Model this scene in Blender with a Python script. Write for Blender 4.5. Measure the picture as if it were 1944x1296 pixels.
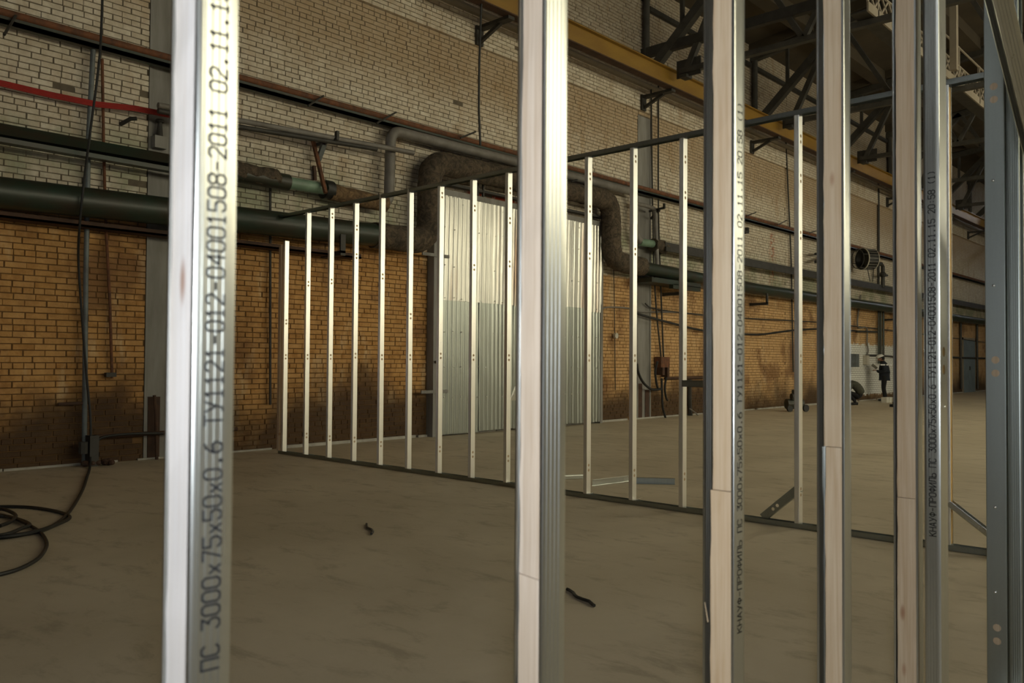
import bpy, bmesh, math, random
from mathutils import Vector, Matrix
random.seed(7)
sc = bpy.context.scene
COL = sc.collection
for _o in list(bpy.data.objects): bpy.data.objects.remove(_o)

# ------------------------------------------------------------------ camera
# world: X runs along the long brick wall, Y points at it, Z is up; the camera stands over the origin
F = 1604.0
YAW, PIT, ROL, CAMH = math.radians(42.593), math.radians(1.287), math.radians(.395), 1.494
_f = Vector((math.cos(YAW)*math.cos(PIT), math.sin(YAW)*math.cos(PIT), math.sin(PIT)))
_r0 = Vector((math.sin(YAW), -math.cos(YAW), 0)); _u0 = _r0.cross(_f)
_r = _r0*math.cos(ROL)+_u0*math.sin(ROL); _u = -_r0*math.sin(ROL)+_u0*math.cos(ROL)
C0 = Vector((0, 0, CAMH))
cd = bpy.data.cameras.new('camera'); cam = bpy.data.objects.new('camera', cd); COL.objects.link(cam)
cd.sensor_width = 22.2; cd.lens = F/1944*22.2; cd.clip_end = 300; cd.clip_start = .05
M4 = Matrix(((_r.x, _u.x, -_f.x, 0), (_r.y, _u.y, -_f.y, 0), (_r.z, _u.z, -_f.z, CAMH), (0, 0, 0, 1)))
cam.matrix_world = M4
cd.dof.use_dof = True; cd.dof.focus_distance = 11.0; cd.dof.aperture_fstop = 4.0
sc.camera = cam
sc.view_settings.view_transform = 'Standard'; sc.view_settings.look = 'None'
sc.view_settings.gamma = 1; sc.view_settings.use_curve_mapping = False
sc.view_settings.exposure = 0.0

# ------------------------------------------------------------------ daylight
WORLD = 10.5
w = bpy.data.worlds.new('overcast_sky'); sc.world = w; w.use_nodes = True
bg = w.node_tree.nodes['Background']; bg.inputs[0].default_value = (.93, .97, 1.0, 1); bg.inputs[1].default_value = WORLD
WINY = -11.8                      # window wall
WINX = [(x0, x0+5.5) for x0 in (3.1, 9.1, 15.1, 21.1, 27.1, 33.1)]
WINZ = (4.7, 8.0)
BACKX = -22.0
def portal(name, loc, rot, sx, sy):
    l = bpy.data.lights.new(name, 'AREA'); l.shape = 'RECTANGLE'; l.size = sx; l.size_y = sy
    l.cycles.is_portal = True
    o = bpy.data.objects.new(name, l); COL.objects.link(o); o.location = loc; o.rotation_euler = rot
for a, b in WINX:
    portal('window_portal', ((a+b)/2, WINY-.2, sum(WINZ)/2), (math.radians(90), 0, 0), b-a, WINZ[1]-WINZ[0])
SKY = (14.0, 33.0, -.8, 1.4)       # roof lantern
portal('lantern_portal', ((SKY[0]+SKY[1])/2, (SKY[2]+SKY[3])/2, 13.3), (0, 0, 0), SKY[1]-SKY[0], SKY[3]-SKY[2])
# the photographer's small flash, a hand above the lens
fl = bpy.data.lights.new('flash', 'AREA'); fl.shape = 'RECTANGLE'; fl.size = .07; fl.size_y = .035
fl.energy = 38.0; fl.color = (.86, .92, 1.0)
fo = bpy.data.objects.new('flash', fl); COL.objects.link(fo)
fm = M4.copy(); fm.translation = C0+_u*.11+_r*.03-_f*.02; fo.matrix_world = fm

# ------------------------------------------------------------------ helpers
def ray(x, y): return _r*((x-972)/F)+_u*(-(y-648)/F)+_f
def atY(x, y, Y): d = ray(x, y); return C0+d*(Y/d.y)
def atX(x, y, X): d = ray(x, y); return C0+d*(X/d.x)
def atZ(x, y, Z=0.): d = ray(x, y); return C0+d*((Z-CAMH)/d.z)
MAT = {}
class MB:
    def __init__(s): s.v = []; s.f = []
    def add(s, vs, fs):
        n = len(s.v); s.v += [tuple(v) for v in vs]; s.f += [tuple(i+n for i in f) for f in fs]; return s
    def box(s, x0, y0, z0, x1, y1, z1):
        vs = [(x, y, z) for z in (z0, z1) for y in (y0, y1) for x in (x0, x1)]
        return s.add(vs, [(0, 2, 3, 1), (4, 5, 7, 6), (0, 1, 5, 4), (2, 6, 7, 3), (0, 4, 6, 2), (1, 3, 7, 5)])
    def bar(s, p, q, w, h, up=(0, 0, 1)):
        p, q = Vector(p), Vector(q); d = (q-p).normalized(); up = Vector(up)
        if abs(d.dot(up)) > .98: up = Vector((1, 0, 0))
        a = d.cross(up).normalized()*w/2; b = a.normalized().cross(d).normalized()*h/2
        vs = [e+i*a+j*b for e in (p, q) for j in (-1, 1) for i in (-1, 1)]
        return s.add(vs, [(0, 2, 3, 1), (4, 5, 7, 6), (0, 1, 5, 4), (2, 6, 7, 3), (0, 4, 6, 2), (1, 3, 7, 5)])
    def tube(s, pts, r, n=10, cap=True, jit=0):
        pts = [Vector(p) for p in pts]; m = len(pts); rs = r if isinstance(r, (list, tuple)) else [r]*m
        T = [((pts[min(i+1, m-1)]-pts[max(i-1, 0)])).normalized() for i in range(m)]
        a = Vector((0, 0, 1)) if abs(T[0].z) < .9 else Vector((1, 0, 0))
        a = (a-T[0]*a.dot(T[0])).normalized(); vs = []
        for i in range(m):
            a = (a-T[i]*a.dot(T[i])).normalized(); b = T[i].cross(a)
            for k in range(n):
                t = 2*math.pi*k/n; rr = rs[i]*(1+random.uniform(-jit, jit))
                vs.append(pts[i]+a*rr*math.cos(t)+b*rr*math.sin(t))
        fs = [(i*n+k, i*n+(k+1) % n, (i+1)*n+(k+1) % n, (i+1)*n+k) for i in range(m-1) for k in range(n)]
        if cap: fs += [tuple(range(n))[::-1], tuple(range((m-1)*n, m*n))]
        return s.add(vs, fs)
    def ball(s, c, r, n=10, m=6, sq=(1, 1, 1)):
        c = Vector(c); vs = []; 
        for i in range(m+1):
            t = math.pi*i/m
            for k in range(n):
                p = 2*math.pi*k/n; vs.append(c+Vector((r*sq[0]*math.sin(t)*math.cos(p), r*sq[1]*math.sin(t)*math.sin(p), r*sq[2]*math.cos(t))))
        return s.add(vs, [(i*n+k, (i+1)*n+k, (i+1)*n+(k+1) % n, i*n+(k+1) % n) for i in range(m) for k in range(n)])
    def mesh(s, name, smooth=None):
        me = bpy.data.meshes.new(name); me.from_pydata(s.v, [], s.f); me.validate(); me.update()
        if smooth is not None:
            for p in me.polygons: p.use_smooth = True
            me.set_sharp_from_angle(angle=math.radians(smooth))
        return me
    def build(s, name, mat, parent=None, smooth=None, fix=False):
        me = s.mesh(name, smooth)
        if fix:
            b = bmesh.new(); b.from_mesh(me); bmesh.ops.remove_doubles(b, verts=b.verts, dist=1e-5)
            bmesh.ops.recalc_face_normals(b, faces=b.faces); b.to_mesh(me); b.free()
            if smooth is not None:
                for p in me.polygons: p.use_smooth = True
                me.set_sharp_from_angle(angle=math.radians(smooth))
        return link(name, me, mat, parent)
def link(name, me, mat=None, parent=None):
    o = bpy.data.objects.new(name, me); COL.objects.link(o)
    if mat is not None and not me.materials: me.materials.append(MAT[mat])
    if parent is not None: o.parent = parent
    return o
def tag(o, label, cat, group=None):
    o['label'] = label; o['category'] = cat
    if group: o['group'] = group
    return o
def struct(o): o['kind'] = 'structure'; return o
def empty(name, loc=(0, 0, 0), rz=0):
    o = bpy.data.objects.new(name, None); COL.objects.link(o); o.location = loc; o.rotation_euler = (0, 0, rz); o.empty_display_size = .1; return o
def arc(c, a0, a1, r, n, ax1, ax2):
    c, ax1, ax2 = Vector(c), Vector(ax1), Vector(ax2)
    return [c+ax1*r*math.cos(a0+(a1-a0)*i/n)+ax2*r*math.sin(a0+(a1-a0)*i/n) for i in range(n+1)]
def smooth_path(pts, n=6):
    P = [Vector(p) for p in pts]; P = [P[0]*2-P[1]]+P+[P[-1]*2-P[-2]]; out = []
    for i in range(1, len(P)-2):
        for k in range(n):
            t = k/n
            out.append(.5*((2*P[i])+(P[i+1]-P[i-1])*t+(2*P[i-1]-5*P[i]+4*P[i+1]-P[i+2])*t*t+(3*P[i]-P[i-1]-3*P[i+1]+P[i+2])*t**3))
    out.append(P[-2]); return out

# ------------------------------------------------------------------ materials
class NT:
    def __init__(s, name):
        m = bpy.data.materials.new(name); m.use_nodes = True; s.m = m; s.t = m.node_tree; s.b = s.t.nodes['Principled BSDF']; s.N = s.t.nodes; s.L = s.t.links
    def n(s, typ, **kw):
        x = s.N.new(typ)
        for k, v in kw.items():
            if k.startswith('_'): setattr(x, k[1:], v)
        return x
    def set(s, sock, v):
        if hasattr(v, 'is_output') or isinstance(v, bpy.types.NodeSocket): s.L.new(v, sock)
        elif v is not None: sock.default_value = v if not (isinstance(v, tuple) and len(v) == 3 and sock.type == 'RGBA') else (*v, 1)
    def math(s, op, a, b=None, c=None, clamp=False):
        x = s.N.new('ShaderNodeMath'); x.operation = op; x.use_clamp = clamp
        s.set(x.inputs[0], a); s.set(x.inputs[1], b); s.set(x.inputs[2], c); return x.outputs[0]
    def mix(s, f, a, b, mode='MIX'):
        x = s.N.new('ShaderNodeMix'); x.data_type = 'RGBA'; x.blend_type = mode
        s.set(x.inputs[0], f); s.set(x.inputs[6], a); s.set(x.inputs[7], b); return x.outputs[2]
    def ramp(s, f, stops):
        x = s.N.new('ShaderNodeValToRGB'); e = x.color_ramp.elements
        while len(e) < len(stops): e.new(.5)
        for el, (p, c) in zip(e, stops): el.position = p; el.color = (*c, 1) if isinstance(c, tuple) else (c, c, c, 1)
        s.set(x.inputs[0], f); return x.outputs[0]
    def noise(s, vec, scale, detail=4, rough=.55, dist=0, dim='3D'):
        x = s.N.new('ShaderNodeTexNoise'); s.set(x.inputs['Vector'], vec); x.inputs['Scale'].default_value = scale
        x.inputs['Detail'].default_value = detail; x.inputs['Roughness'].default_value = rough; x.inputs['Distortion'].default_value = dist; return x.outputs[0]
    def pos(s): return s.N.new('ShaderNodeNewGeometry').outputs['Position']
    def obj(s): return s.N.new('ShaderNodeTexCoord').outputs['Object']
    def mapp(s, vec, scale=(1, 1, 1), loc=(0, 0, 0)):
        x = s.N.new('ShaderNodeMapping'); s.set(x.inputs[0], vec); x.inputs['Scale'].default_value = scale; x.inputs['Location'].default_value = loc; return x.outputs[0]
    def bump(s, h, strength=.3, dist=.01):
        x = s.N.new('ShaderNodeBump'); x.inputs['Strength'].default_value = strength; x.inputs['Distance'].default_value = dist; s.set(x.inputs['Height'], h); s.L.new(x.outputs[0], s.b.inputs['Normal'])
    def rmap(s, v, a, b, c=0., d=1.):
        x = s.N.new('ShaderNodeMapRange'); s.set(x.inputs[0], v)
        for i, q in enumerate((a, b, c, d)): x.inputs[i+1].default_value = q
        x.interpolation_type = 'SMOOTHSTEP'; return x.outputs[0]
    def fin(s, color=None, rough=.7, metal=0., spec=None, key=None):
        if color is not None: s.set(s.b.inputs['Base Color'], color)
        s.set(s.b.inputs['Roughness'], rough); s.set(s.b.inputs['Metallic'], metal)
        if spec is not None: s.b.inputs['Specular IOR Level'].default_value = spec
        MAT[key or s.m.name] = s.m; return s.m
def simple(name, c1, c2=None, rough=.7, metal=0., scale=4., stretch=(1, 1, 1), bump=0., world=True):
    t = NT(name); v = t.mapp(t.pos() if world else t.obj(), stretch); c2 = c2 or tuple(x*.7 for x in c1)
    n = t.noise(v, scale, 5, .6); t.fin(t.ramp(n, [(.3, c2), (.7, c1)]), rough, metal)
    if bump: t.bump(t.noise(v, scale*6, 4), bump, .01)
    return t.m

def zinc(name, base, r0, r1, dirt):
    t = NT(name); p = t.pos(); n = t.noise(t.mapp(p, (40, 40, 3)), 1, 3, .5); v = t.N.new('ShaderNodeTexVoronoi'); v.inputs['Scale'].default_value = 140; t.L.new(p, v.inputs['Vector'])
    streak = t.noise(t.mapp(p, (30, 30, 1.2)), 1, 4, .6)
    c = t.mix(t.rmap(streak, .35, .75), base, tuple(x*dirt for x in base))
    c = t.mix(t.math('MULTIPLY', v.outputs['Distance'], .2), c, tuple(x*.8 for x in base))
    ro = t.math('MULTIPLY_ADD', n, r1-r0, r0); ro = t.math('ADD', ro, t.math('MULTIPLY', t.math('SUBTRACT', streak, .5), .02))
    t.fin(c, ro, 1.0); return t.m
zinc('zinc', (.57, .58, .545), .27, .29, .96)
zinc('zinc_aged', (.93, .915, .86), .34, .37, .97)
zinc('zinc_bright', (.96, .96, .92), .38, .40, .98)
zinc('zinc_dull', (.36, .385, .35), .36, .40, .93)
zinc('sheet_zinc', (.66, .65, .60), .3, .4, .85)
zinc('sheet_zinc_dark', (.40, .42, .385), .3, .38, .88)  # darker, greyer zinc for the lower row of gate sheets
_t = MAT['sheet_zinc'].node_tree; _b = _t.nodes['Principled BSDF']; _src = _b.inputs['Base Color'].links[0].from_socket
_g = _t.nodes.new('ShaderNodeNewGeometry'); _m = _t.nodes.new('ShaderNodeMapping'); _m.inputs['Scale'].default_value = (3.4, 0, .22); _t.links.new(_g.outputs['Position'], _m.inputs[0])
_n = _t.nodes.new('ShaderNodeTexNoise'); _n.inputs['Scale'].default_value = 1; _n.inputs['Detail'].default_value = 4; _t.links.new(_m.outputs[0], _n.inputs['Vector'])
_r2 = _t.nodes.new('ShaderNodeMapRange'); _t.links.new(_n.outputs[0], _r2.inputs[0]); _r2.inputs[1].default_value = .58; _r2.inputs[2].default_value = .72; _r2.inputs[4].default_value = .8
_x = _t.nodes.new('ShaderNodeMix'); _x.data_type = 'RGBA'; _t.links.new(_r2.outputs[0], _x.inputs[0]); _t.links.new(_src, _x.inputs[6]); _x.inputs[7].default_value = (.30, .17, .10, 1); _t.links.new(_x.outputs[2], _b.inputs['Base Color'])
simple('ink', (.006, .006, .007), (.010, .010, .011), .7); MAT['ink'].node_tree.nodes['Principled BSDF'].inputs['Specular IOR Level'].default_value = .08

def pine(name, c1, c2):
    t = NT(name); p = t.obj(); oi = t.N.new('ShaderNodeObjectInfo')
    off = t.N.new('ShaderNodeVectorMath'); off.operation = 'ADD'; t.L.new(p, off.inputs[0])
    cb = t.N.new('ShaderNodeCombineXYZ'); t.L.new(t.math('MULTIPLY', oi.outputs['Random'], 7), cb.inputs[0]); t.L.new(t.math('MULTIPLY', oi.outputs['Random'], 31), cb.inputs[2]); t.L.new(cb.outputs[0], off.inputs[1])
    q = off.outputs[0]
    g = t.noise(t.mapp(q, (90, 90, 2.2)), 1, 5, .6, .4); big = t.noise(t.mapp(q, (9, 9, 1.5)), 1, 3)
    c = t.mix(t.rmap(g, .3, .75), c1, c2); c = t.mix(t.math('MULTIPLY', t.rmap(big, .45, .8), .5), c, (c2[0]*.95, c2[1]*.9, c2[2]*.8))
    v = t.N.new('ShaderNodeTexVoronoi'); v.inputs['Scale'].default_value = 1.0; t.L.new(t.mapp(q, (0, 13, 4.2)), v.inputs['Vector']); v.inputs['Randomness'].default_value = 1
    kn = t.rmap(v.outputs['Distance'], .04, .15, 1, 0); kr = t.N.new('ShaderNodeSeparateColor'); t.L.new(v.outputs['Color'], kr.inputs[0])
    kn = t.math('MULTIPLY', kn, t.rmap(kr.outputs[0], .45, .5)); c = t.mix(t.math('MULTIPLY', kn, .75), c, (.30, .13, .06))
    t.fin(c, .62, 0, .3); t.bump(g, .15, .002)
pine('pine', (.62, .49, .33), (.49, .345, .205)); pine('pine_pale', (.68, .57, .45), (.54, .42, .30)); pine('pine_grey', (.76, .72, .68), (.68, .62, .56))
pine('pine_yellow', (.62, .42, .17), (.5, .32, .12))

def brickpaint(name, far=False):
    t = NT(name); p = t.pos(); sx = t.N.new('ShaderNodeSeparateXYZ'); t.L.new(p, sx.inputs[0]); X, Z = sx.outputs[0], sx.outputs[2]
    geo = t.N.new('ShaderNodeNewGeometry'); oi = t.N.new('ShaderNodeObjectInfo')
    rnd = t.math('FRACT', t.math('ADD', geo.outputs['Random Per Island'], oi.outputs['Random']))
    if far:
        bt = t.N.new('ShaderNodeTexBrick'); cb = t.N.new('ShaderNodeCombineXYZ'); t.L.new(X, cb.inputs[0]); t.L.new(Z, cb.inputs[1]); t.L.new(cb.outputs[0], bt.inputs['Vector'])
        bt.inputs['Scale'].default_value = 1; bt.inputs['Brick Width'].default_value = .27; bt.inputs['Row Height'].default_value = .0835; bt.inputs['Mortar Size'].default_value = .007
        bt.inputs['Color1'].default_value = (1, 1, 1, 1); bt.inputs['Color2'].default_value = (.2, .2, .2, 1); bt.inputs['Mortar'].default_value = (.5, .5, .5, 1)
        rnd = t.N.new('ShaderNodeRGBToBW').outputs[0]; t.L.new(bt.outputs[0], rnd.node.inputs[0]); mort = bt.outputs['Fac']
    n1 = t.noise(p, 1.1, 5, .6, .3); n2 = t.noise(p, 7, 5, .65); n3 = t.noise(t.mapp(p, (1, 1, .35)), 2.6, 5, .62); nh = t.noise(p, 28, 3, .6)
    # oil-painted lower wall, worn in places down to pale lime
    oc = t.mix(t.rmap(n2, .32, .7), (.30, .145, .038), (.45, .245, .08)); oc = t.mix(t.math('MULTIPLY', rnd, .45), oc, (.52, .31, .125))
    oc = t.mix(t.math('MULTIPLY', t.rmap(n3, .54, .7), .7), oc, (.55, .40, .23))
    oc = t.mix(t.rmap(X, 9, 22, 0, .38), oc, (.50, .37, .22)); oc = t.mix(t.math('MULTIPLY', t.rmap(n1, .5, .68), .75), oc, (.15, .07, .028))
    # whitewashed upper wall
    uc = t.mix(t.rmap(n2, .3, .72), (.47, .415, .33), (.63, .58, .49)); uc = t.mix(t.math('MULTIPLY', rnd, .4), uc, (.38, .30, .21))
    uc = t.mix(t.math('MULTIPLY', t.rmap(n3, .5, .72), .55), uc, (.36, .25, .15))
    band = t.math('MULTIPLY', t.rmap(Z, 6.2, 7.4), t.rmap(Z, 8.0, 8.03, 1, 0)); uc = t.mix(t.math('MULTIPLY', band, .7), uc, (.30, .205, .11)); uc = t.mix(t.math('MULTIPLY', t.rmap(Z, 8.7, 9.6), .5), uc, (.17, .13, .09))  # band: tan wash plus painted-in shade below the ledge
    damp = t.math('MULTIPLY', t.math('MULTIPLY', t.rmap(Z, 3.4, 3.8), t.rmap(Z, 4.5, 5.0, 1, 0)), t.rmap(n1, .4, .62)); uc = t.mix(t.math('MULTIPLY', damp, .7), uc, (.22, .25, .16))
    zz = t.math('ADD', Z, t.math('MULTIPLY', t.math('SUBTRACT', n2, .5), .16))
    c = t.mix(t.rmap(zz, 3.58, 3.66), oc, uc)
    # white repaint beside the workers
    xm = t.math('ADD', X, t.math('MULTIPLY', t.math('SUBTRACT', n1, .5), 1.4)); zm = t.math('ADD', Z, t.math('MULTIPLY', t.math('SUBTRACT', n2, .5), .5))
    patch = t.math('MULTIPLY', t.math('MULTIPLY', t.rmap(xm, 31.4, 31.6), t.rmap(xm, 38.4, 38.6, 1, 0)), t.math('MULTIPLY', t.rmap(zm, 2.2, 2.25, 1, 0), t.rmap(zm, .22, .26)))
    c = t.mix(patch, c, (.60, .60, .57))
    # a vertical run of red oxide
    rx = t.math('ABSOLUTE', t.math('SUBTRACT', X, 26.0)); red = t.math('MULTIPLY', t.math('MULTIPLY', t.rmap(rx, .1, .28, 1, 0), t.rmap(n2, .46, .58)), t.math('MULTIPLY', t.rmap(Z, 3.9, 4.2), t.rmap(Z, 5.6, 5.8, 1, 0)))
    c = t.mix(t.math('MULTIPLY', red, .7), c, (.33, .09, .035))
    # bare red brick over the gate head
    rg = t.math('MULTIPLY', t.math('MULTIPLY', t.rmap(X, 12.0, 12.2), t.rmap(X, 14.6, 14.9, 1, 0)), t.math('MULTIPLY', t.rmap(Z, 4.86, 4.88), t.rmap(Z, 5.02, 5.05, 1, 0)))
    c = t.mix(t.math('MULTIPLY', rg, t.rmap(n2, .4, .5)), c, (.36, .05, .02))
    c = t.mix(1.0, c, (1.2, 1.2, 1.19), 'MULTIPLY')
    # soot and damp rising from the floor
    lev = t.math('ADD', t.math('MULTIPLY', t.noise(t.mapp(p, (.45, .45, .45)), 1, 5, .65), 3.4), -.85)
    soot = t.rmap(t.math('SUBTRACT', Z, t.math('MULTIPLY', lev, t.rmap(X, 4, 30, 1.0, .7))), -.5, .55, 1, 0)
    soot = t.math('MULTIPLY', soot, t.math('SUBTRACT', 1, patch)); c = t.mix(t.math('MULTIPLY', soot, .92), c, (.040, .021, .010))
    if far:
        c = t.mix(t.math('MULTIPLY', mort, .75), c, (.10, .075, .05)); t.bump(t.math('SUBTRACT', 1, mort), .9, .02)
    else: t.bump(t.math('ADD', n2, t.math('MULTIPLY', nh, .6)), .55, .012)
    t.fin(c, .72, 0, .3)
brickpaint('brick_paint'); brickpaint('brick_paint_far', True)
def mortar():
    t = NT('mortar'); p = t.pos(); sx = t.N.new('ShaderNodeSeparateXYZ'); t.L.new(p, sx.inputs[0])
    n = t.noise(p, 9, 5, .6); a = t.mix(n, (.09, .045, .016), (.20, .11, .04)); b = t.mix(n, (.07, .055, .04), (.20, .165, .115))
    t.fin(t.mix(t.rmap(sx.outputs[2], 3.58, 3.66), a, b), .9)
mortar()
def concrete_floor():
    t = NT('concrete_floor'); p = t.pos()
    n1 = t.noise(p, .55, 5, .6, .5); n2 = t.noise(t.mapp(p, (1, .45, 1)), 4.2, 7, .7, .35); n3 = t.noise(p, 45, 3, .6)
    c = t.mix(t.rmap(n1, .3, .72), (.42, .355, .25), (.54, .465, .34)); c = t.mix(t.math('MULTIPLY', t.rmap(n2, .5, .7), .7), c, (.27, .22, .15)); c = t.mix(t.math('MULTIPLY', n3, .25), c, (.6, .53, .40))
    t.fin(c, t.math('MULTIPLY_ADD', n2, .3, .45), 0, .35); t.bump(t.math('ADD', n2, t.math('MULTIPLY', n3, .3)), .12, .01)
concrete_floor()
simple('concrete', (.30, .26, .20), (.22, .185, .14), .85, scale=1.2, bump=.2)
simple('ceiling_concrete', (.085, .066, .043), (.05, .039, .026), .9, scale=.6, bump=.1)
simple('column_grey', (.27, .265, .25), (.16, .15, .135), .6, scale=1.6, stretch=(3, 3, .5))
simple('dark_steel', (.045, .042, .036), (.022, .02, .017), .6, scale=5)
simple('truss_steel', (.07, .066, .056), (.035, .032, .027), .65, scale=3)
simple('rust', (.20, .075, .03), (.075, .035, .02), .8, scale=8)
simple('rust_dark', (.085, .04, .022), (.04, .022, .014), .8, scale=6)
simple('green_paint', (.014, .036, .024), (.035, .024, .015), .42, scale=3.2, stretch=(.5, 1, 1))
simple('green_light', (.19, .29, .21), (.12, .18, .13), .4, scale=3)
simple('grey_pipe', (.21, .20, .185), (.13, .115, .10), .55, scale=4)
simple('steel_blue', (.15, .18, .19), (.085, .09, .09), .5, scale=6)
simple('yellow_paint', (.30, .175, .022), (.20, .105, .014), .5, scale=2, stretch=(.4, 1, 1))
simple('red_cable', (.36, .016, .01), (.25, .01, .008), .5, scale=5)
simple('black_rubber', (.014, .014, .013), (.01, .01, .009), .5, scale=10)
simple('plastic_cream', (.55, .52, .44), (.4, .37, .3), .5)
simple('plastic_black', (.02, .02, .02), None, .5)
simple('wall_plaster', (.22, .18, .13), (.14, .11, .075), .9, scale=.8)
simple('door_blue', (.17, .22, .25), (.12, .15, .17), .55, scale=2)
simple('foam_white', (.62, .60, .52), (.5, .48, .42), .8)
simple('white_strip', (.50, .48, .43), (.25, .23, .2), .8, scale=3)
def wrap(name, c1, c2):
    t = NT(name); p = t.pos(); n = t.noise(t.mapp(p, (1, 1, 1)), 9, 6, .7, 1.2); n2 = t.noise(p, 2.2, 4)
    c = t.mix(t.rmap(n, .35, .7), c2, c1); c = t.mix(t.math('MULTIPLY', t.rmap(n2, .5, .7), .6), c, tuple(x*.4 for x in c2))
    t.fin(c, .85); t.bump(n, .9, .04)
wrap('wrap_dark', (.15, .11, .07), (.04, .03, .02)); wrap('wrap_brown', (.27, .17, .08), (.10, .06, .03))
def glassm():
    t = NT('dirty_glass'); t.N.remove(t.b); tr = t.N.new('ShaderNodeBsdfTransparent'); tr.inputs[0].default_value = (.92, .865, .72, 1)
    t.L.new(tr.outputs[0], t.N['Material Output'].inputs[0]); MAT['dirty_glass'] = t.m
glassm()
# clothing and skin
simple('skin', (.42, .22, .14), (.36, .18, .11), .55); simple('navy_cloth', (.010, .014, .024), (.006, .008, .014), .85, scale=20)
simple('black_cloth', (.008, .008, .010), (.005, .005, .006), .9, scale=20); simple('olive_cloth', (.075, .075, .055), (.045, .045, .033), .9, scale=15)
simple('hat_white', (.75, .74, .70), (.65, .64, .6), .4); simple('reflective', (.9, .9, .9), (.8, .8, .8), .3); simple('red_cloth', (.33, .02, .015), None, .8); simple('paper', (.42, .42, .36), (.35, .35, .3), .8)

# ------------------------------------------------------------------ setting
WY = 12.40; XL, XR, TOPZ = BACKX, 64.0, 11.6
GX0, GX1, GZ = 11.02, 16.45, 4.86          # gate opening
COLS = [(5.50, 6.12, 11.2), (18.26, 18.90, 7.9)]
fl_ = MB().box(XL-.3, WINY-.3, -.15, XR+.3, WY+.6, 0).build('floor', 'concrete_floor'); struct(fl_)
wl = MB(); wl.box(XL, WY+.014, 0, 27.0, WY+.5, TOPZ); wl.box(11.0, WY-.001, 0, 11.03, WY+.014, GZ)
wall_left = struct(wl.build('wall_left', 'mortar'))
far = MB().box(27.0, WY, 0, XR, WY+.5, 7.98).box(27.0, WY-.06, 7.98, XR, WY+.5, TOPZ).build('brick_face', 'brick_paint_far', wall_left); far['kind'] = 'stuff'
# bricks
CH, BL, MG = .0835, .27, .011
def pix(P):
    d = Vector(P)-C0; z = d.dot(_f); return (972+d.dot(_r)/z*F, 648-d.dot(_u)/z*F, z)
cells = []
nrow = int(TOPZ/CH)
for r in range(nrow):
    z0 = r*CH; head = (r % 6 == 4); L = BL/2 if head else BL
    x = -2.2+(0 if r % 2 else BL/2)+random.uniform(-.02, .02)
    while x < 27.0:
        x0, x1 = x+MG/2, min(x+L-MG/2, 26.995); x += L*random.uniform(.97, 1.03)
        if x1-x0 < .04: continue
        zc = z0+CH/2; segs = [(x0, x1)]
        for a, b, zt in COLS+[(GX0, GX1, GZ-.05)]:
            if zc >= zt: continue
            new = []
            for u, v_ in segs:
                if v_ <= a or u >= b: new.append((u, v_)); continue
                if u < a: new.append((u, a-.004))
                if v_ > b: new.append((b+.004, v_))
            segs = new
        for u, v_ in segs:
            if v_-u > .03 and random.random() > .0012: cells.append((u, v_, z0+MG/2, z0+CH-MG/2))
def brick_verts(w, h, d, j):
    q = lambda s: random.uniform(-j, j)*s
    c = .004
    fr = [(-w/2+c+q(1), 0+q(.8), -h/2+c+q(.8)), (w/2-c+q(1), q(.8), -h/2+c+q(.8)), (w/2-c+q(1), q(.8), h/2-c+q(.8)), (-w/2+c+q(1), q(.8), h/2-c+q(.8))]
    bk = [(-w/2, d, -h/2), (w/2, d, -h/2), (w/2, d, h/2), (-w/2, d, h/2)]
    md = [(-w/2, c*1.6, -h/2), (w/2, c*1.6, -h/2), (w/2, c*1.6, h/2), (-w/2, c*1.6, h/2)]
    fs = [(0, 1, 2, 3)]
    for k in range(4): k2 = (k+1) % 4; fs += [(4+k, 4+k2, k2, k), (8+k, 8+k2, 4+k2, 4+k)]
    return fr+md+bk, fs
def vis_key(cl):
    px, py, z = pix(((cl[0]+cl[1])/2, WY, (cl[2]+cl[3])/2)); return (0 if (2 < px < 312 or 452 < px) and 4 < py < 880 and not (cl[3] < 3.9 and cl[2] > 3.3 and cl[0] < 9.7) else 1, z)
cells.sort(key=vis_key)
var = {}
for i in range(4):
    for nm, w in (('s', BL-MG), ('h', BL/2-MG)):
        vs, fs = brick_verts(w, CH-MG, .035, .002); me = bpy.data.meshes.new('brick'); me.from_pydata(vs, [], fs); me.materials.append(MAT['brick_paint']); var[nm, i] = (me, w)
rest = MB()
for i, (x0, x1, z0, z1) in enumerate(cells):
    y = WY+random.gauss(0, .0025)-(.06 if z0 > 7.95 else 0); ctr = ((x0+x1)/2, y, (z0+z1)/2)
    if i < 300:
        me, wd = var['s' if x1-x0 > .18 else 'h', random.randrange(4)]
        o = link('brick', me, None, wall_left); o.location = ctr; o.scale = ((x1-x0)/wd, 1, 1); o.rotation_euler = (random.gauss(0, .006), random.gauss(0, .004), random.gauss(0, .004))
    else:
        vs, fs = brick_verts(x1-x0, z1-z0, .09 if z0 > 7.95 else .03, .003); t1 = random.gauss(0, .004)
        rest.add([(v[0]+ctr[0], v[1]+ctr[1]+v[0]*t1, v[2]+ctr[2]) for v in vs], fs)
o = rest.build('brickwork', 'brick_paint', wall_left); o['kind'] = 'stuff'
# a rounded mortar ledge high on the wall
lg = MB().tube([(XL, WY-.06, 8.72), (27, WY-.06, 8.72), (XR, WY-.06, 8.72)], .085, 8).build('trim_1', 'concrete', None, 40); struct(lg)
bs = MB(); x = -2.0
while x < 60:
    x1 = x+random.uniform(1.2, 3); bs.box(x, WY-random.uniform(.02, .05), 0, x1, WY+.03, random.uniform(.02, .055)); x = x1+random.uniform(0, .3)
struct(bs.build('baseboard_left', 'white_strip'))
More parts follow.
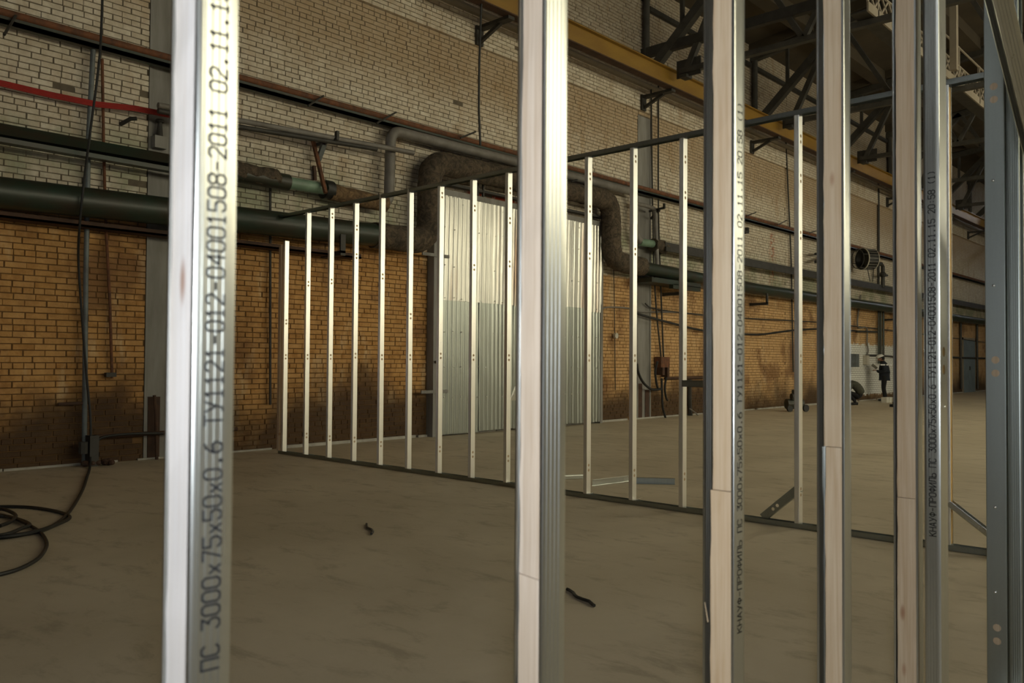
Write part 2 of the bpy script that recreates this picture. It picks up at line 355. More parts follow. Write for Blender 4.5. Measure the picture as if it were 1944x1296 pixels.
# window wall, end walls, roof
wr = MB(); xs = [XL]+[v for ab in WINX for v in ab]+[XR]
wr.box(XL, WINY-.4, 0, XR, WINY, WINZ[0]); wr.box(XL, WINY-.4, WINZ[1], XR, WINY, TOPZ)
for i in range(0, len(xs), 2): wr.box(xs[i], WINY-.4, WINZ[0], xs[i+1], WINY, WINZ[1])
struct(wr.build('wall_right', 'wall_plaster'))
for i, (a, b) in enumerate(WINX):
    m = MB()
    for k in range(5): xx = a+(b-a)*k/4; m.box(xx-.04, WINY-.3, WINZ[0], xx+.04, WINY-.2, WINZ[1])
    for k in range(5): zz = WINZ[0]+(WINZ[1]-WINZ[0])*k/4; m.box(a, WINY-.3, zz-.04, b, WINY-.2, zz+.04)
    wo = struct(m.build('window_%d' % (i+1), 'truss_steel'))
    MB().box(a, WINY-.255, WINZ[0], b, WINY-.25, WINZ[1]).build('pane', 'dirty_glass', wo)
wb = MB().box(XL-.4, WINY, 0, XL, WY, TOPZ)
struct(wb.build('wall_back', 'wall_plaster'))
struct(MB().box(XR, WINY, 0, XR+.4, WY, TOPZ).build('wall_front', 'wall_plaster'))
MIDY = (WY+WINY)/2; RZ0, RZ1 = 11.35, 13.0
cl = MB()
def roofz(y): return RZ0+(RZ1-RZ0)*(WY+.5-y)/(WY+.5-MIDY) if y > MIDY else RZ0+(RZ1-RZ0)*(y-WINY+.4)/(MIDY-WINY+.4)
def slab(x0, x1, s0, s1):
    za, zb = roofz(s0), roofz(s1)
    cl.add([(x0, s0, za), (x1, s0, za), (x1, s1, zb), (x0, s1, zb), (x0, s0, za+.25), (x1, s0, za+.25), (x1, s1, zb+.25), (x0, s1, zb+.25)],
           [(0, 1, 2, 3), (7, 6, 5, 4), (0, 4, 5, 1), (1, 5, 6, 2), (2, 6, 7, 3), (3, 7, 4, 0)])
slab(XL-.4, XR+.4, WY+.5, SKY[3]); slab(XL-.4, XR+.4, SKY[2], WINY-.4)
for x0, x1 in ((XL-.4, SKY[0]), (SKY[1], XR+.4)): slab(x0, x1, SKY[3], MIDY); slab(x0, x1, MIDY, SKY[2])
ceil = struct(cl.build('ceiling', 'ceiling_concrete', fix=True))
m = MB()
for k in range(9): xx = SKY[0]+(SKY[1]-SKY[0])*k/8; m.box(xx-.05, SKY[2], 13.0, xx+.05, SKY[3], 13.1)
for yy in (SKY[2], MIDY, SKY[3]): m.box(SKY[0], yy-.05, 13.0, SKY[1], yy+.05, 13.1)
wo = struct(m.build('window_7', 'truss_steel')); MB().box(SKY[0], SKY[2], 13.12, SKY[1], SKY[3], 13.125).build('pane', 'dirty_glass', wo)
for k in (0, 1, 2, 5, 6, 7):
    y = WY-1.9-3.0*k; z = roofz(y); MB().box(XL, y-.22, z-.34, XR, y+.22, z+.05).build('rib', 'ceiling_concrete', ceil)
TRX = [18.38+6.06*k for k in range(-3, 8)]
for k, xx in enumerate(TRX):
    m = MB()
    for s0, s1 in ((WY, MIDY), (MIDY, WINY)): m.bar((xx, s0, roofz(s0)-.12), (xx, s1, roofz(s1)-.12), .34, .3)
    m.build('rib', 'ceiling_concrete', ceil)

# ------------------------------------------------------------------ roof trusses
def truss(xx, label):
    t = empty('roof_truss', (xx, 0, 0)); tag(t, label, 'roof truss', 'steel roof trusses')
    zt = lambda y: roofz(y)-.42
    yN, yS = WY-.05, WINY+.05
    def member(name, p, q, w, h): return MB().bar((0, *p), (0, *q), w, h).build(name, 'truss_steel', t)
    member('top_chord', (yN, zt(yN)), (MIDY, zt(MIDY)), .2, .22); member('top_chord', (MIDY, zt(MIDY)), (yS, zt(yS)), .2, .22)
    member('bottom_chord', (11.2, 8.78), (WINY+1.2, 8.78), .16, .13)
    MB().box(-.02, 10.62, 8.62, .02, 11.3, 9.06).build('gusset_plate', 'dark_steel', t)
    MB().box(-.14, 10.95, 8.58, .14, 11.15, 8.66).build('end_shoe', 'dark_steel', t)
    ys = [11.0, 9.4, 6.4, 3.4, MIDY, -2.8, -5.8, -8.8, -10.4]
    member('strut', (12.1, 8.95), (9.5, zt(9.5)), .2, .22)
    member('strut', (11.0, 8.8), (9.75, zt(9.75)), .14, .15)
    member('strut', (11.15, 9.95), (11.15, zt(11.15)), .09, .09)
    nodes = [(9.5, 1), (8.0, 0), (6.4, 1), (4.9, 0), (3.4, 1), (1.8, 0), (MIDY, 1), (-1.2, 0), (-2.8, 1), (-4.3, 0), (-5.8, 1), (-7.3, 0), (-8.8, 1), (-10.4, 0)]
    for (a, u), (b, v) in zip(nodes, nodes[1:]): member('strut', (a, zt(a) if u else 8.8), (b, zt(b) if v else 8.8), .12, .12)
    m = MB().tube([(0, 12.22, 8.9), (0, 12.22, roofz(12.2)-.1)], .09, 10).build('post', 'truss_steel', t, 40)
    return t
names = ['first', 'second', 'third', 'fourth', 'fifth', 'sixth', 'seventh', 'eighth']
for k, xx in enumerate(TRX):
    if xx < 18: continue
    truss(xx, 'dark steel roof truss over the brick wall, %s in view beyond the sheet-metal gate' % names[int(round((xx-18.38)/6.06))])
b = MB().bar((18.38, WY, 9.50), (18.38, 4.0, 9.50), .16, .24).build('tie_beam', 'dark_steel'); tag(b, 'black horizontal tie beam running out from the brick wall below the first roof truss', 'beam')
# longitudinal bracing rail high on the wall
for k in range(3):
    x0 = 18.38+6.06*k
    b = MB().bar((x0+.2, WY-.12, 10.75), (x0+5.9, WY-.12, 10.75), .1, .12).build('tie_rail', 'dark_steel'); tag(b, 'thin dark tie rail under the roof along the brick wall, %s bay past the gate' % names[k], 'rail', 'tie rails under the roof')
# crane runway girder
gy = 11.45
g = empty('crane_girder', (0, gy, 0)); tag(g, 'long yellow crane runway girder running high along the brick wall', 'girder')
MB().box(-3, -.012, 8.42, 62, .012, 8.84).build('web', 'yellow_paint', g); MB().box(-3, -.11, 8.40, 62, .11, 8.425).build('flange', 'rust_dark', g); MB().box(-3, -.11, 8.835, 62, .11, 8.86).build('flange', 'yellow_paint', g)
for xx in [v for v in [6.26, 12.32]+[18.38+6.06*k for k in range(7)]]:
    br = MB().box(xx-.09, gy-.05, 8.33, xx+.09, WY-.07, 8.395).bar((xx, WY-.1, 8.08), (xx, gy+.25, 8.33), .07, .07).box(xx-.1, WY-.12, 8.02, xx+.1, WY-.07, 8.42)
    o = br.build('bracket', 'dark_steel', g); o.location = (0, -gy, 0)
# catwalk with lattice sides resting on the bottom chords
P0 = atY(1840, 186, 1); d_ = P0-C0; CY = (8.86-CAMH)/d_.z*d_.y; CY = max(3.5, min(8.5, CY))
cw = empty('catwalk', (0, CY, 0)); tag(cw, 'pale steel catwalk with lattice sides and handrail up among the roof trusses', 'catwalk')
cx0, cx1 = 17.9, 45.0
MB().box(cx0, -.02, 8.86, cx1, .32, 8.90).build('deck', 'dark_steel', cw)
MB().box(cx0, -.06, 8.86, cx1, -.02, 9.06).build('kick_plate', 'concrete', cw)
for zz in (9.45, 9.95): MB().tube([(cx0, -.03, zz), (cx1, -.03, zz)], .028, 6).build('handrail', 'concrete', cw)
lat = MB(); xx = cx0
while xx < cx1-.5:
    lat.bar((xx, -.03, 9.06), (xx+.42, -.03, 9.45), .03, .05); lat.bar((xx+.42, -.03, 9.06), (xx, -.03, 9.45), .03, .05); xx += .42
lat.build('lattice', 'concrete', cw)
xx = cx0+.6
while xx < cx1: MB().bar((xx, -.03, 8.9), (xx, -.03, 9.97), .06, .06).build('baluster', 'concrete', cw); xx += 2.02
pp = atY(1813, 170, CY-.3); tp = atY(1813, 18, CY-.3)
hp = MB().box(pp.x-.09, CY-.36, 8.92, pp.x+.09, CY-.2, roofz(CY)+.02).build('hanger_post', 'concrete'); tag(hp, 'pale vertical steel hanger post standing beside the catwalk under the roof', 'post')

# ------------------------------------------------------------------ steel columns in the wall
for k, (a, b, zt) in enumerate(COLS):
    c = MB().box(a, WY+.006, 0, b, WY+.4, zt); c.box(a, WY-.012, 0, a+.05, WY+.03, zt); c.box(b-.05, WY-.012, 0, b, WY+.03, zt)
    o = c.build('steel_column', 'column_grey'); tag(o, ['grey steel column set flush in the brick wall near the coiled cable', 'grey steel column set flush in the brick wall right of the gate'][k], 'column', 'columns in the brick wall')
    MB().box(a+.06, WY-.008, .02, a+.24, WY+.02, .92).build('cover_plate', 'rust_dark', o)
    if k: MB().box(b-.26, WY-.008, .02, b-.08, WY+.02, .75).build('cover_plate', 'rust_dark', o)

# ------------------------------------------------------------------ sheet-metal gate
GYF = 12.22
gt = empty('sheet_metal_gate', (13.7, GYF, 0)); tag(gt, 'tall gate clad in corrugated galvanised sheets in the brick wall', 'gate')
def corr(x0, x1, z0, z1, pitch, amp, tilt, nz=7, dent=.006):
    m = MB(); n = int((x1-x0)/pitch*8); vs = []
    for j in range(nz+1):
        z = z0+(z1-z0)*j/nz
        for i in range(n+1):
            u = i/n*(x1-x0); ph = (u/pitch) % 1
            w_ = max(-1, min(1, 2.6*(math.sin(2*math.pi*ph)-.55)))
            y = amp*w_+tilt*(u-(x1-x0)/2)+dent*math.sin(3.1*u+7*tilt*50+2.2*z)*math.sin(2.7*z+u)
            vs.append((x0+u-13.7, y, z))
    N = n+1; fs = [(j*N+i, j*N+i+1, (j+1)*N+i+1, (j+1)*N+i) for j in range(nz) for i in range(n)]
    return m.add(vs, fs)
gx = [11.24, 12.28, 13.34, 14.40, 15.42, 16.42]
for k in range(5):
    a, b_ = gx[k], gx[k+1]+.04
    for lo in (0, 1):
        z0, z1 = (.03, 2.74) if lo == 0 else (2.66, 4.74)
        s = corr(a, b_, z0+random.uniform(0, .02), z1, .118, .009, random.uniform(-.02, .02)).build('cladding_sheet', 'sheet_zinc' if lo else 'sheet_zinc_dark', gt, 35)
        s.location.y = (.045 if lo else 0)-.004*(k % 2); s.rotation_euler.x = .016 if lo else random.uniform(-.006, .0)
sk = MB()
for z in (.75, 1.35, 2.05, 2.72, 3.35, 4.1, 4.6):
    for k in range(22):
        if random.random() < .75: sk.ball((11.3+k*.236-13.7+random.uniform(-.02, .02), -.035, z+random.uniform(-.02, .02)), .013, 6, 4)
o = sk.build('screw_heads', 'zinc_bright', gt); o['kind'] = 'stuff'
MB().box(-2.68, -.02, 0, -2.46, .17, 4.84).build('jamb', 'column_grey', gt); MB().box(2.72, -.02, 0, 2.82, .17, 4.84).build('jamb', 'column_grey', gt)
MB().box(-2.68, -.02, 4.72, 2.82, .17, 4.86).build('lintel', 'column_grey', gt)
MB().box(-3.0, -.03, 4.95, 2.9, .1, 5.0).build('canopy_rail', 'dark_steel', gt)
for z in (.85, 3.5): MB().box(-3.0, -.05, z, -2.3, -.02, z+.06).build('hinge_strap', 'column_grey', gt)
MB().tube([(-2.72, -.12, 1.45), (-2.62, -.12, 1.48), (-2.58, -.05, 1.45)], .025, 8).build('handle', 'dark_steel', gt, 40)
m = MB(); q = [atY(x, y, 12.1) for x, y in ((968, 760), (979, 760), (982, 728), (976, 733), (970, 731))]
m.add([(p.x, p.y+dy, p.z) for p, dy in zip(q, (0, -.01, -.1, -.02, -.12))], [(0, 1, 2, 3), (0, 3, 4)])
o = m.build('torn_flap', 'zinc_bright', gt); o.location = (-13.7, -GYF, 0)
m = MB()
for x_ in (12.2, 12.36): m.bar((x_-13.7, -.02, 4.86), (x_-13.7, -.02, 5.14), .04, .04)
m.build('hanger', 'dark_steel', gt)

# ------------------------------------------------------------------ pipework on the wall
def pipe(name, label, cat, mat, pts, r, n=14, sm=True, group=None, parent=None):
    o = MB().tube(pts, r, n).build(name, mat, parent, 40)
    if parent is None: tag(o, label, cat, group)
    return o
def bend(path, rad, n=6):
    P = [Vector(p) for p in path]; out = [P[0]]
    for i in range(1, len(P)-1):
        a, b, c = P[i-1], P[i], P[i+1]; d1, d2 = (a-b).normalized(), (c-b).normalized(); s, e = b+d1*rad, b+d2*rad
        for k in range(n+1): t = k/n; out.append(s*(1-t)**2+b*2*t*(1-t)+e*t*t)
    out.append(P[-1]); return out
def dense(pts, step=.12):
    out = []
    for a, b in zip(pts, pts[1:]):
        n = max(1, int((Vector(b)-Vector(a)).length/step))
        for k in range(n): out.append(Vector(a).lerp(Vector(b), k/n))
    out.append(Vector(pts[-1])); return out
HY = 12.02
H = empty('heating_main', (0, HY, 0)); tag(H, 'thick dark green heating main along the wall, looping in lagging over the gate', 'pipe')
def hp_(*p): return [(x, 0, z) for x, z in p]
MB().tube(hp_((-3, 3.50), (3.5, 3.58), (6, 3.64), (9.45, 3.72)), .205, 18).build('pipe', 'green_paint', H, 40)
MB().tube(dense(bend(hp_((9.4, 3.72), (10.72, 3.73), (10.72, 5.28), (13.4, 5.33)), .42, 8), .11), .235, 16, jit=.05).build('lagging', 'wrap_dark', H, 50)
MB().tube(dense(bend(hp_((12.1, 5.29), (15.95, 5.37), (15.95, 5.38)), .01, 2), .14), .21, 16, jit=.03).build('lagging', 'wrap_dark', H, 50)
MB().tube(dense(bend(hp_((15.5, 5.37), (16.55, 5.37), (16.62, 3.92), (17.9, 3.88)), .40, 8), .11), .24, 16, jit=.06).build('lagging', 'wrap_dark', H, 50)
MB().tube(hp_((17.7, 3.86), (24, 3.74), (62, 3.74)), .17, 16).build('pipe', 'green_paint', H, 40)
for x_ in (-.5, 2.5, 8.6, 19.5, 24.5, 30.5, 36.5, 43):
    MB().box(x_-.05, -.2, 3.26, x_+.05, WY-HY, 3.34).box(x_-.05, -.2, 3.3, x_+.05, -.16, 3.62).build('support_bracket', 'dark_steel', H)
a_ = MB().box(-3, WY-.30, 3.28, 9.2, WY-.02, 3.31).box(-3, WY-.30, 3.28, 9.2, WY-.28, 3.36).build('shelf_angle', 'rust_dark'); tag(a_, 'dark steel shelf angle below the green heating main, left of the gate', 'shelf angle')
a_ = MB().box(18.0, WY-.62, 3.50, 20.4, WY-.02, 3.62).box(19.0, WY-.62, 3.40, 20.4, WY-.5, 3.52).build('pipe_platform', 'green_paint'); tag(a_, 'dark green box platform under the pipes right of the gate column', 'platform')
# second line: green trough, pale green pipe, rag lagging, grey riser loop
SY = 12.13
tr = MB().box(-3, SY-.13, 4.24, 6.55, SY+.1, 4.27).add([(-3, SY-.13, 4.27), (6.55, SY-.13, 4.34), (6.55, SY-.02, 4.50), (-3, SY-.02, 4.46), (-3, SY+.1, 4.27), (6.55, SY+.1, 4.34)], [(0, 1, 2, 3), (3, 2, 5, 4), (0, 3, 4), (1, 5, 2)]).box(-3, SY-.15, 4.22, 6.55, SY-.12, 4.28)
tag(tr.build('pipe_trough', 'green_paint'), 'dark green pipe trough above the heating main at the left', 'pipe trough')
S = empty('vent_line', (0, SY, 0)); tag(S, 'grey pipe rising over the gate from a pale green and ragged pipe', 'pipe')
MB().tube(hp_((6.4, 4.40), (7.7, 4.40)), .14, 14).build('pipe', 'green_paint', S, 40)
MB().tube(hp_((7.55, 4.40), (8.42, 4.41)), .105, 14).build('pipe', 'green_light', S, 40)
MB().tube(dense(hp_((6.3, 4.43), (7.5, 4.43)), .1), .15, 12, jit=.14).build('lagging', 'wrap_dark', S, 50)
MB().tube(dense(hp_((8.40, 4.40), (8.56, 4.40)), .05), .16, 12, jit=.1).build('collar', 'black_rubber', S, 50)
MB().tube(dense(hp_((8.54, 4.38), (9.75, 4.33)), .1), .145, 14, jit=.05).build('lagging', 'wrap_brown', S, 50)
MB().tube(bend(hp_((9.35, 4.33), (9.83, 4.33), (9.86, 5.72), (17.75, 5.76), (17.75, 4.65), (18.0, 4.55)), .24, 8), .098, 16).build('pipe', 'grey_pipe', S, 40)
MB().tube(hp_((17.95, 4.53), (18.6, 4.54)), .1, 14).build('pipe', 'green_light', S, 40)
MB().tube(dense(hp_((18.55, 4.52), (19.1, 4.50)), .1), .17, 12, jit=.15).build('lagging', 'wrap_dark', S, 50)
MB().box(18.9, -.17, 4.46, 62, .1, 4.62).box(18.9, -.2, 4.38, 62, -.16, 4.50).build('trough', 'dark_steel', S)
# upper double rail
RY = 12.2
R_ = empty('cable_rail', (0, RY, 0)); tag(R_, 'rusty brown and green double rail running the length of the wall above the pipes', 'rail')
MB().tube([(-3, 0, 5.95), (62, 0, 5.95)], .055, 10).build('rail', 'rust', R_, 40)
MB().box(-3, -.02, 5.80, 62, .1, 5.86).box(-3, -.02, 5.80, 62, .0, 5.90).build('rail', 'green_paint', R_)
for (x, y), (x2, y2) in (((8, 66), (30, 30)), ((585, 201), (614, 182)), ((715, 234), (752, 213)), ((874, 262), (903, 250)), ((1085, 345), (1104, 338)), ((1417, 410), (1435, 403)), ((1476, 427), (1494, 418)), ((1537, 442), (1555, 436))):
    p, q = atY(x, y, 11.95), atY(x2, y2, 12.15); MB().tube([(p.x, p.y-RY, p.z), (q.x, q.y-RY, q.z)], .018, 6).build('hook', 'dark_steel', R_, 40)
# twin thin pipes on a rusty bracket
tw = empty('twin_pipes', (0, 11.95, 0)); tag(tw, 'pair of thin dark pipes ending in mid-air on a rusty bracket', 'pipes')
pz = lambda x, y: (atY(x, y, 11.95).x, 0, atY(x, y, 11.95).z)
MB().tube([pz(300, 200), pz(450, 228), pz(785, 290)], .045, 12).build('pipe', 'grey_pipe', tw, 40); MB().tube([pz(300, 210), pz(450, 240), pz(715, 283)], .04, 12).build('pipe', 'dark_steel', tw, 40)
bk = empty('pipe_bracket', (atY(600, 300, 12.1).x, 12.1, 0)); tag(bk, 'rusty triangular steel bracket leaning on the wall under the twin pipes', 'bracket')
def bp(x, y, Y): p = atY(x, y, Y); return (p.x-bk.location.x, p.y-12.1, p.z)
MB().bar(bp(593, 262, 12.32), bp(618, 366, 11.9), .055, .055).build('leg', 'rust', bk); MB().bar(bp(598, 276, 12.3), bp(638, 264, 11.9), .05, .05).build('arm', 'dark_steel', bk)
MB().bar(bp(640, 249, 11.9), bp(639, 266, 11.9), .07, .05).build('stop', 'dark_steel', bk); MB().bar(bp(615, 274, 12.1), bp(604, 304, 12.25), .09, .05).build('brace', 'steel_blue', bk); MB().bar(bp(596, 315, 12.35), bp(598, 342, 12.35), .05, .05).build('leg', 'rust_dark', bk)
# red cables in a sagging run
rc = MB()
for k in range(4):
    rc.tube([(x, 12.22, z-.02*k) for x, z in ((-3, 4.8), (1.5, 4.95), (3.5, 5.06), (4.1, 5.05), (4.7, 5.06), (5.2, 5.12), (5.8, 5.14), (6.6, 5.15))], .013, 8)
tag(rc.build('red_cable_run', 'red_cable', None, 40), 'bright red cable run sagging along the wall at the far left', 'cable')
tag(MB().box(-3, 12.2, 4.66, 3.5, 12.24, 4.69).build('cable_strip', 'dark_steel'), 'thin dark strip under the red cable run', 'strip') if 0 else None

# verticals at the left
pipe('standpipe', 'thin blue-grey standpipe from the rail down to the floor at the left', 'pipe', 'steel_blue', [atY(177, 92, 12.28), atY(168, 262, 12.28), atY(163, 520, 12.3), (atY(163, 700, 12.3).x, 12.3, .0)], .035, 10)
pipe('conduit', 'thin rusty conduit hanging down the wall at the left, ending above the floor', 'conduit', 'rust', [atY(194, 112, 12.33), atY(197, 290, 12.33), atY(201, 430, 12.33), atY(208, 560, 12.33), atY(213, 718, 12.33)], .022, 8)
q = atY(213, 711, 12.33); tag(MB().box(q.x-.1, 12.28, q.z-.03, q.x+.04, 12.36, q.z+.03).build('conduit_clamp', 'dark_steel'), 'small rusty clamp at the foot of the thin conduit', 'clamp')
pipe('wall_pipe', 'short rusty pipe stub on the stained wall left of the standpipe', 'pipe', 'rust_dark', [atY(110, 767, 12.33), atY(160, 765, 12.3)], .022, 8)
pipe('floor_pipe', 'brown pipe running low along the wall from the stub post to the column', 'pipe', 'rust_dark', [atY(168, 830, 12.25), atY(200, 827, 12.25), atY(330, 820, 12.25), atY(450, 814, 12.25)], .03, 10)
pipe('floor_cable', 'black cable drooping from the low brown pipe beside the stub post', 'cable', 'black_rubber', smooth_path([atY(180, 842, 12.2), atY(195, 830, 12.2), atY(240, 824, 12.2), atY(310, 822, 12.2)]), .02, 8)
q = atY(178, 860, 12.2); tag(MB().box(q.x-.09, 12.1, 0, q.x+.03, 12.26, .42).tube([(q.x-.16, 12.15, .34), (q.x-.16, 12.15, .18)], .06, 8).build('stub_post', 'dark_steel'), 'black stub post with a valve standing at the foot of the wall', 'post')
rub = MB(); q = atY(198, 872, 12.1)
for k in range(9): rub.ball((q.x+random.uniform(-.25, .3), 12.1+random.uniform(-.1, .1), .045), random.uniform(.035, .07), 7, 5, (1, 1, .8))
o = rub.build('rubble', 'rust_dark'); o['kind'] = 'stuff'; tag(o, 'dark rubble heaped on the floor beside the black stub post', 'rubble')
pipe('column_pipe', 'rusty thin pipe standing against the foot of the left column', 'pipe', 'rust_dark', [atY(293, 750, 12.3), atY(296, 790, 12.3), (atY(298, 850, 12.3).x, 12.3, 0)], .025, 8)
# insulator lamp on the column and a hook on the wall
q = atY(304, 270, 12.3)
sb = empty('junction_box', (q.x, 12.32, q.z)); tag(sb, 'small grey junction box with a fluted stem on the left column', 'junction box')
MB().box(-.09, -.05, -.09, .09, .07, .09).build('box', 'column_grey', sb); MB().tube([(0, 0, .09), (0, 0, .3)], [.05, .03], 10).build('stem', 'dark_steel', sb, 40); MB().tube([(0, 0, .3), (0, 0, .34)], .06, 10).build('collar', 'dark_steel', sb, 40)
q = atY(238, 228, 12.25); tag(MB().tube([(q.x, 12.4, q.z-.03), (q.x+.05, 12.2, q.z+.02), (q.x+.12, 12.15, q.z+.03)], .03, 8).build('wall_hook', 'dark_steel', None, 40), 'small black hook on the whitewashed bricks under the red cables', 'hook')
# hanging black cable with its coil
cz = [atY(196, -60, 11.3), atY(193, 40, 11.4), atY(188, 120, 11.6), atY(172, 245, 11.8), atY(160, 340, 11.72), atY(151, 430, 11.85), atY(149, 500, 12.1), atY(157, 620, 12.2), atY(165, 720, 12.2), atY(172, 800, 12.15)]
fz = [atZ(171, 880, .05), atZ(165, 905, .02)+Vector((0, 0, 0)), atZ(154, 935, .015), atZ(126, 978, .015), atZ(90, 1003, .015), atZ(45, 1014, .015), atZ(0, 1020, .015), atZ(-70, 1020, .015), atZ(-130, 1000, .015), atZ(-100, 975, .015), atZ(-30, 963, .015), atZ(45, 962, .015), atZ(95, 968, .015), atZ(125, 976, .015), atZ(132, 983, .015), atZ(115, 992, .02), atZ(70, 1008, .03), atZ(0, 1018, .035), atZ(-80, 1015, .02), atZ(-60, 985, .02), atZ(0, 979, .02), atZ(30, 984, .02), atZ(56, 995, .03), atZ(40, 1003, .035), atZ(0, 1016, .04), atZ(-60, 1010, .03), atZ(-40, 970, .03), atZ(0, 966, .03), atZ(22, 972, .03), atZ(30, 980, .03), atZ(20, 990, .035), atZ(0, 998, .03)]
tag(MB().tube(smooth_path(cz+fz, 5), .017, 8).build('hanging_cable', 'black_rubber', None, 40), 'black cable hanging down the wall and coiled on the floor at the left', 'cable')
fz2 = [atZ(-30, 972, .02), atZ(10, 979, .02), atZ(35, 987, .025), atZ(58, 998, .02), atZ(76, 1010, .015), atZ(87, 1025, .015), atZ(87, 1040, .015), atZ(72, 1060, .015), atZ(40, 1078, .015), atZ(0, 1090, .015), atZ(-60, 1100, .015)]
tag(MB().tube(smooth_path(fz2, 5), .015, 8).build('loose_cable', 'black_rubber', None, 40), 'loose loop of dark cable on the floor, nearest the camera at the left', 'cable')
# rod hanging from the crane girder in front of the wall
tag(MB().tube([(atY(911, 18, 11.5).x, 11.46, 8.43), atY(910, 120, 11.58), atY(909, 205, 11.6), atY(912, 276, 11.62)], .022, 8).build('hanging_rope', 'black_rubber', None, 40), 'thin dark rope hanging from the yellow girder above the gate', 'rope')
pipe('gate_conduit', 'thin dark rod on the wall between the left column and the partition', 'rod', 'dark_steel', [atY(513, 350, 12.33), atY(513, 560, 12.33), atY(513, 768, 12.33)], .022, 8)

# ------------------------------------------------------------------ fittings right of the gate
def wire(name, label, pts, r=.014, Y=12.34, mat='dark_steel', cat='cable', n=6): 
    o = MB().tube(smooth_path([atY(x, y, Y) for x, y in pts], 5), r, n).build(name, mat, None, 40); return tag(o, label, cat)
wire('conduit', 'bent grey conduit running from the twin sockets up over the wall', [(1132, 702), (1139, 703), (1141, 690), (1141, 600), (1145, 585), (1170, 583), (1200, 586), (1213, 591), (1235, 592), (1290, 593), (1340, 599)], .02, mat='grey_pipe', cat='conduit')
so = empty('wall_socket', atY(1133, 691, 12.36)); tag(so, 'cream twin wall socket at the end of the bent conduit', 'socket')
for dx in (-.1, .1): MB().tube([(dx, .03, 0), (dx, -.05, 0)], .085, 14).build('outlet', 'plastic_cream', so, 40); MB().tube([(dx, -.045, 0), (dx, -.056, 0)], .04, 10).build('plug_well', 'plastic_black', so, 40)
wire('wall_line', 'thin line with a round gauge hanging below the lagged pipe', [(1165, 508), (1166, 560), (1167, 637), (1168, 740)], .011, cat='line')
q = atY(1168, 637, 12.33); tag(MB().tube([(q.x, q.y+.02, q.z), (q.x, q.y-.05, q.z)], .07, 14).build('gauge', 'plastic_cream', None, 40), 'small round pale gauge on the thin line', 'gauge')
wire('droop_cable', 'black cable sagging across the wall from the right column', [(1209, 595), (1240, 604), (1290, 617), (1340, 628), (1415, 634), (1450, 634), (1505, 627), (1565, 624), (1625, 628)], .032, 12.25, 'black_rubber')
wire('long_cable', 'thin dark cable strung along the ochre wall above the sagging one', [(1225, 576), (1240, 585), (1300, 594), (1420, 604), (1510, 609), (1560, 612), (1640, 621), (1700, 628), (1800, 640), (1870, 650)], .02, 12.33)
wire('drop_cable', 'black hose curving from the right column to the switch box', [(1209, 690), (1212, 708), (1222, 727), (1238, 739), (1255, 738)], .035, 12.2, 'black_rubber', 'hose')
for k, (xa, xb, lab) in enumerate(((1239, 1256, 'left'), (1250, 1260, 'right'))):
    wire('riser_pipe', 'thin dark riser pipe from the ledge to the switch box, %s of the pair' % lab, [(xa-3 if not k else xa, 160), (xa, 400), (xa+5, 560), (xb, 688)], .022, 12.3, cat='pipe')
q = atY(1258, 690, 12.25); sw = empty('switch_box', q); tag(sw, 'red-brown switch box with looping cables on the ochre wall', 'switch box')
MB().box(-.2, -.08, -.1, .22, .12, .18).build('box', 'rust', sw); MB().box(-.16, -.1, -.3, -.05, .1, -.1).build('gland', 'rust_dark', sw); MB().box(.08, -.1, -.36, .18, .1, -.1).build('gland', 'rust_dark', sw)
wire('switch_cable', 'black cable looping down from the left of the switch box', [(1248, 686), (1244, 705), (1246, 725), (1249, 738)], .03, 12.2, 'black_rubber'); wire('switch_cable', 'black cable looping down from the right of the switch box', [(1265, 682), (1268, 695), (1265, 715), (1262, 735), (1264, 752), (1267, 760)], .03, 12.2, 'black_rubber')
wire('switch_cable', 'black cable dropping from the switch box to the floor', [(1256, 718), (1257, 745), (1258, 772), (1264, 795)], .03, 12.2, 'black_rubber')
wire('low_pipe', 'low brown pipe along the wall right of the switch box', [(1262, 718), (1300, 717), (1340, 716)], .035, 12.25, 'rust_dark', 'pipe'); wire('low_post', 'dark pipe leg standing under the low brown pipe', [(1309, 720), (1309, 760), (1311, 792)], .06, 12.25, 'dark_steel', 'post'); wire('low_lead', 'thin pale cable trailing from the pipe leg along the floor', [(1309, 775), (1322, 785), (1330, 797)], .02, 12.1, 'grey_pipe')
# tee pipe standing on the main
tp_ = empty('tee_pipe', (atY(1243, 400, 12.05).x, 12.05, 0)); tag(tp_, 'grey branch pipe with a bracket standing on the heating main right of the gate', 'pipe')
def lp(o, x, y, Y): p = atY(x, y, Y); return (p.x-o.location.x, p.y-o.location.y, p.z)
MB().tube([lp(tp_, 1204, 386, 12.05), lp(tp_, 1225, 390, 12.05), lp(tp_, 1240, 395, 12.05), lp(tp_, 1244, 400, 12.05), lp(tp_, 1248, 508, 12.05)], .055, 10).build('pipe', 'grey_pipe', tp_, 40)
MB().bar(lp(tp_, 1233, 401, 12.3), lp(tp_, 1262, 394, 11.7), .05, .05).build('arm', 'dark_steel', tp_); MB().bar(lp(tp_, 1261, 386, 11.7), lp(tp_, 1261, 396, 11.7), .05, .05).build('stop', 'dark_steel', tp_); MB().bar(lp(tp_, 1236, 415, 12.3), lp(tp_, 1252, 398, 11.9), .05, .05).build('brace', 'dark_steel', tp_)
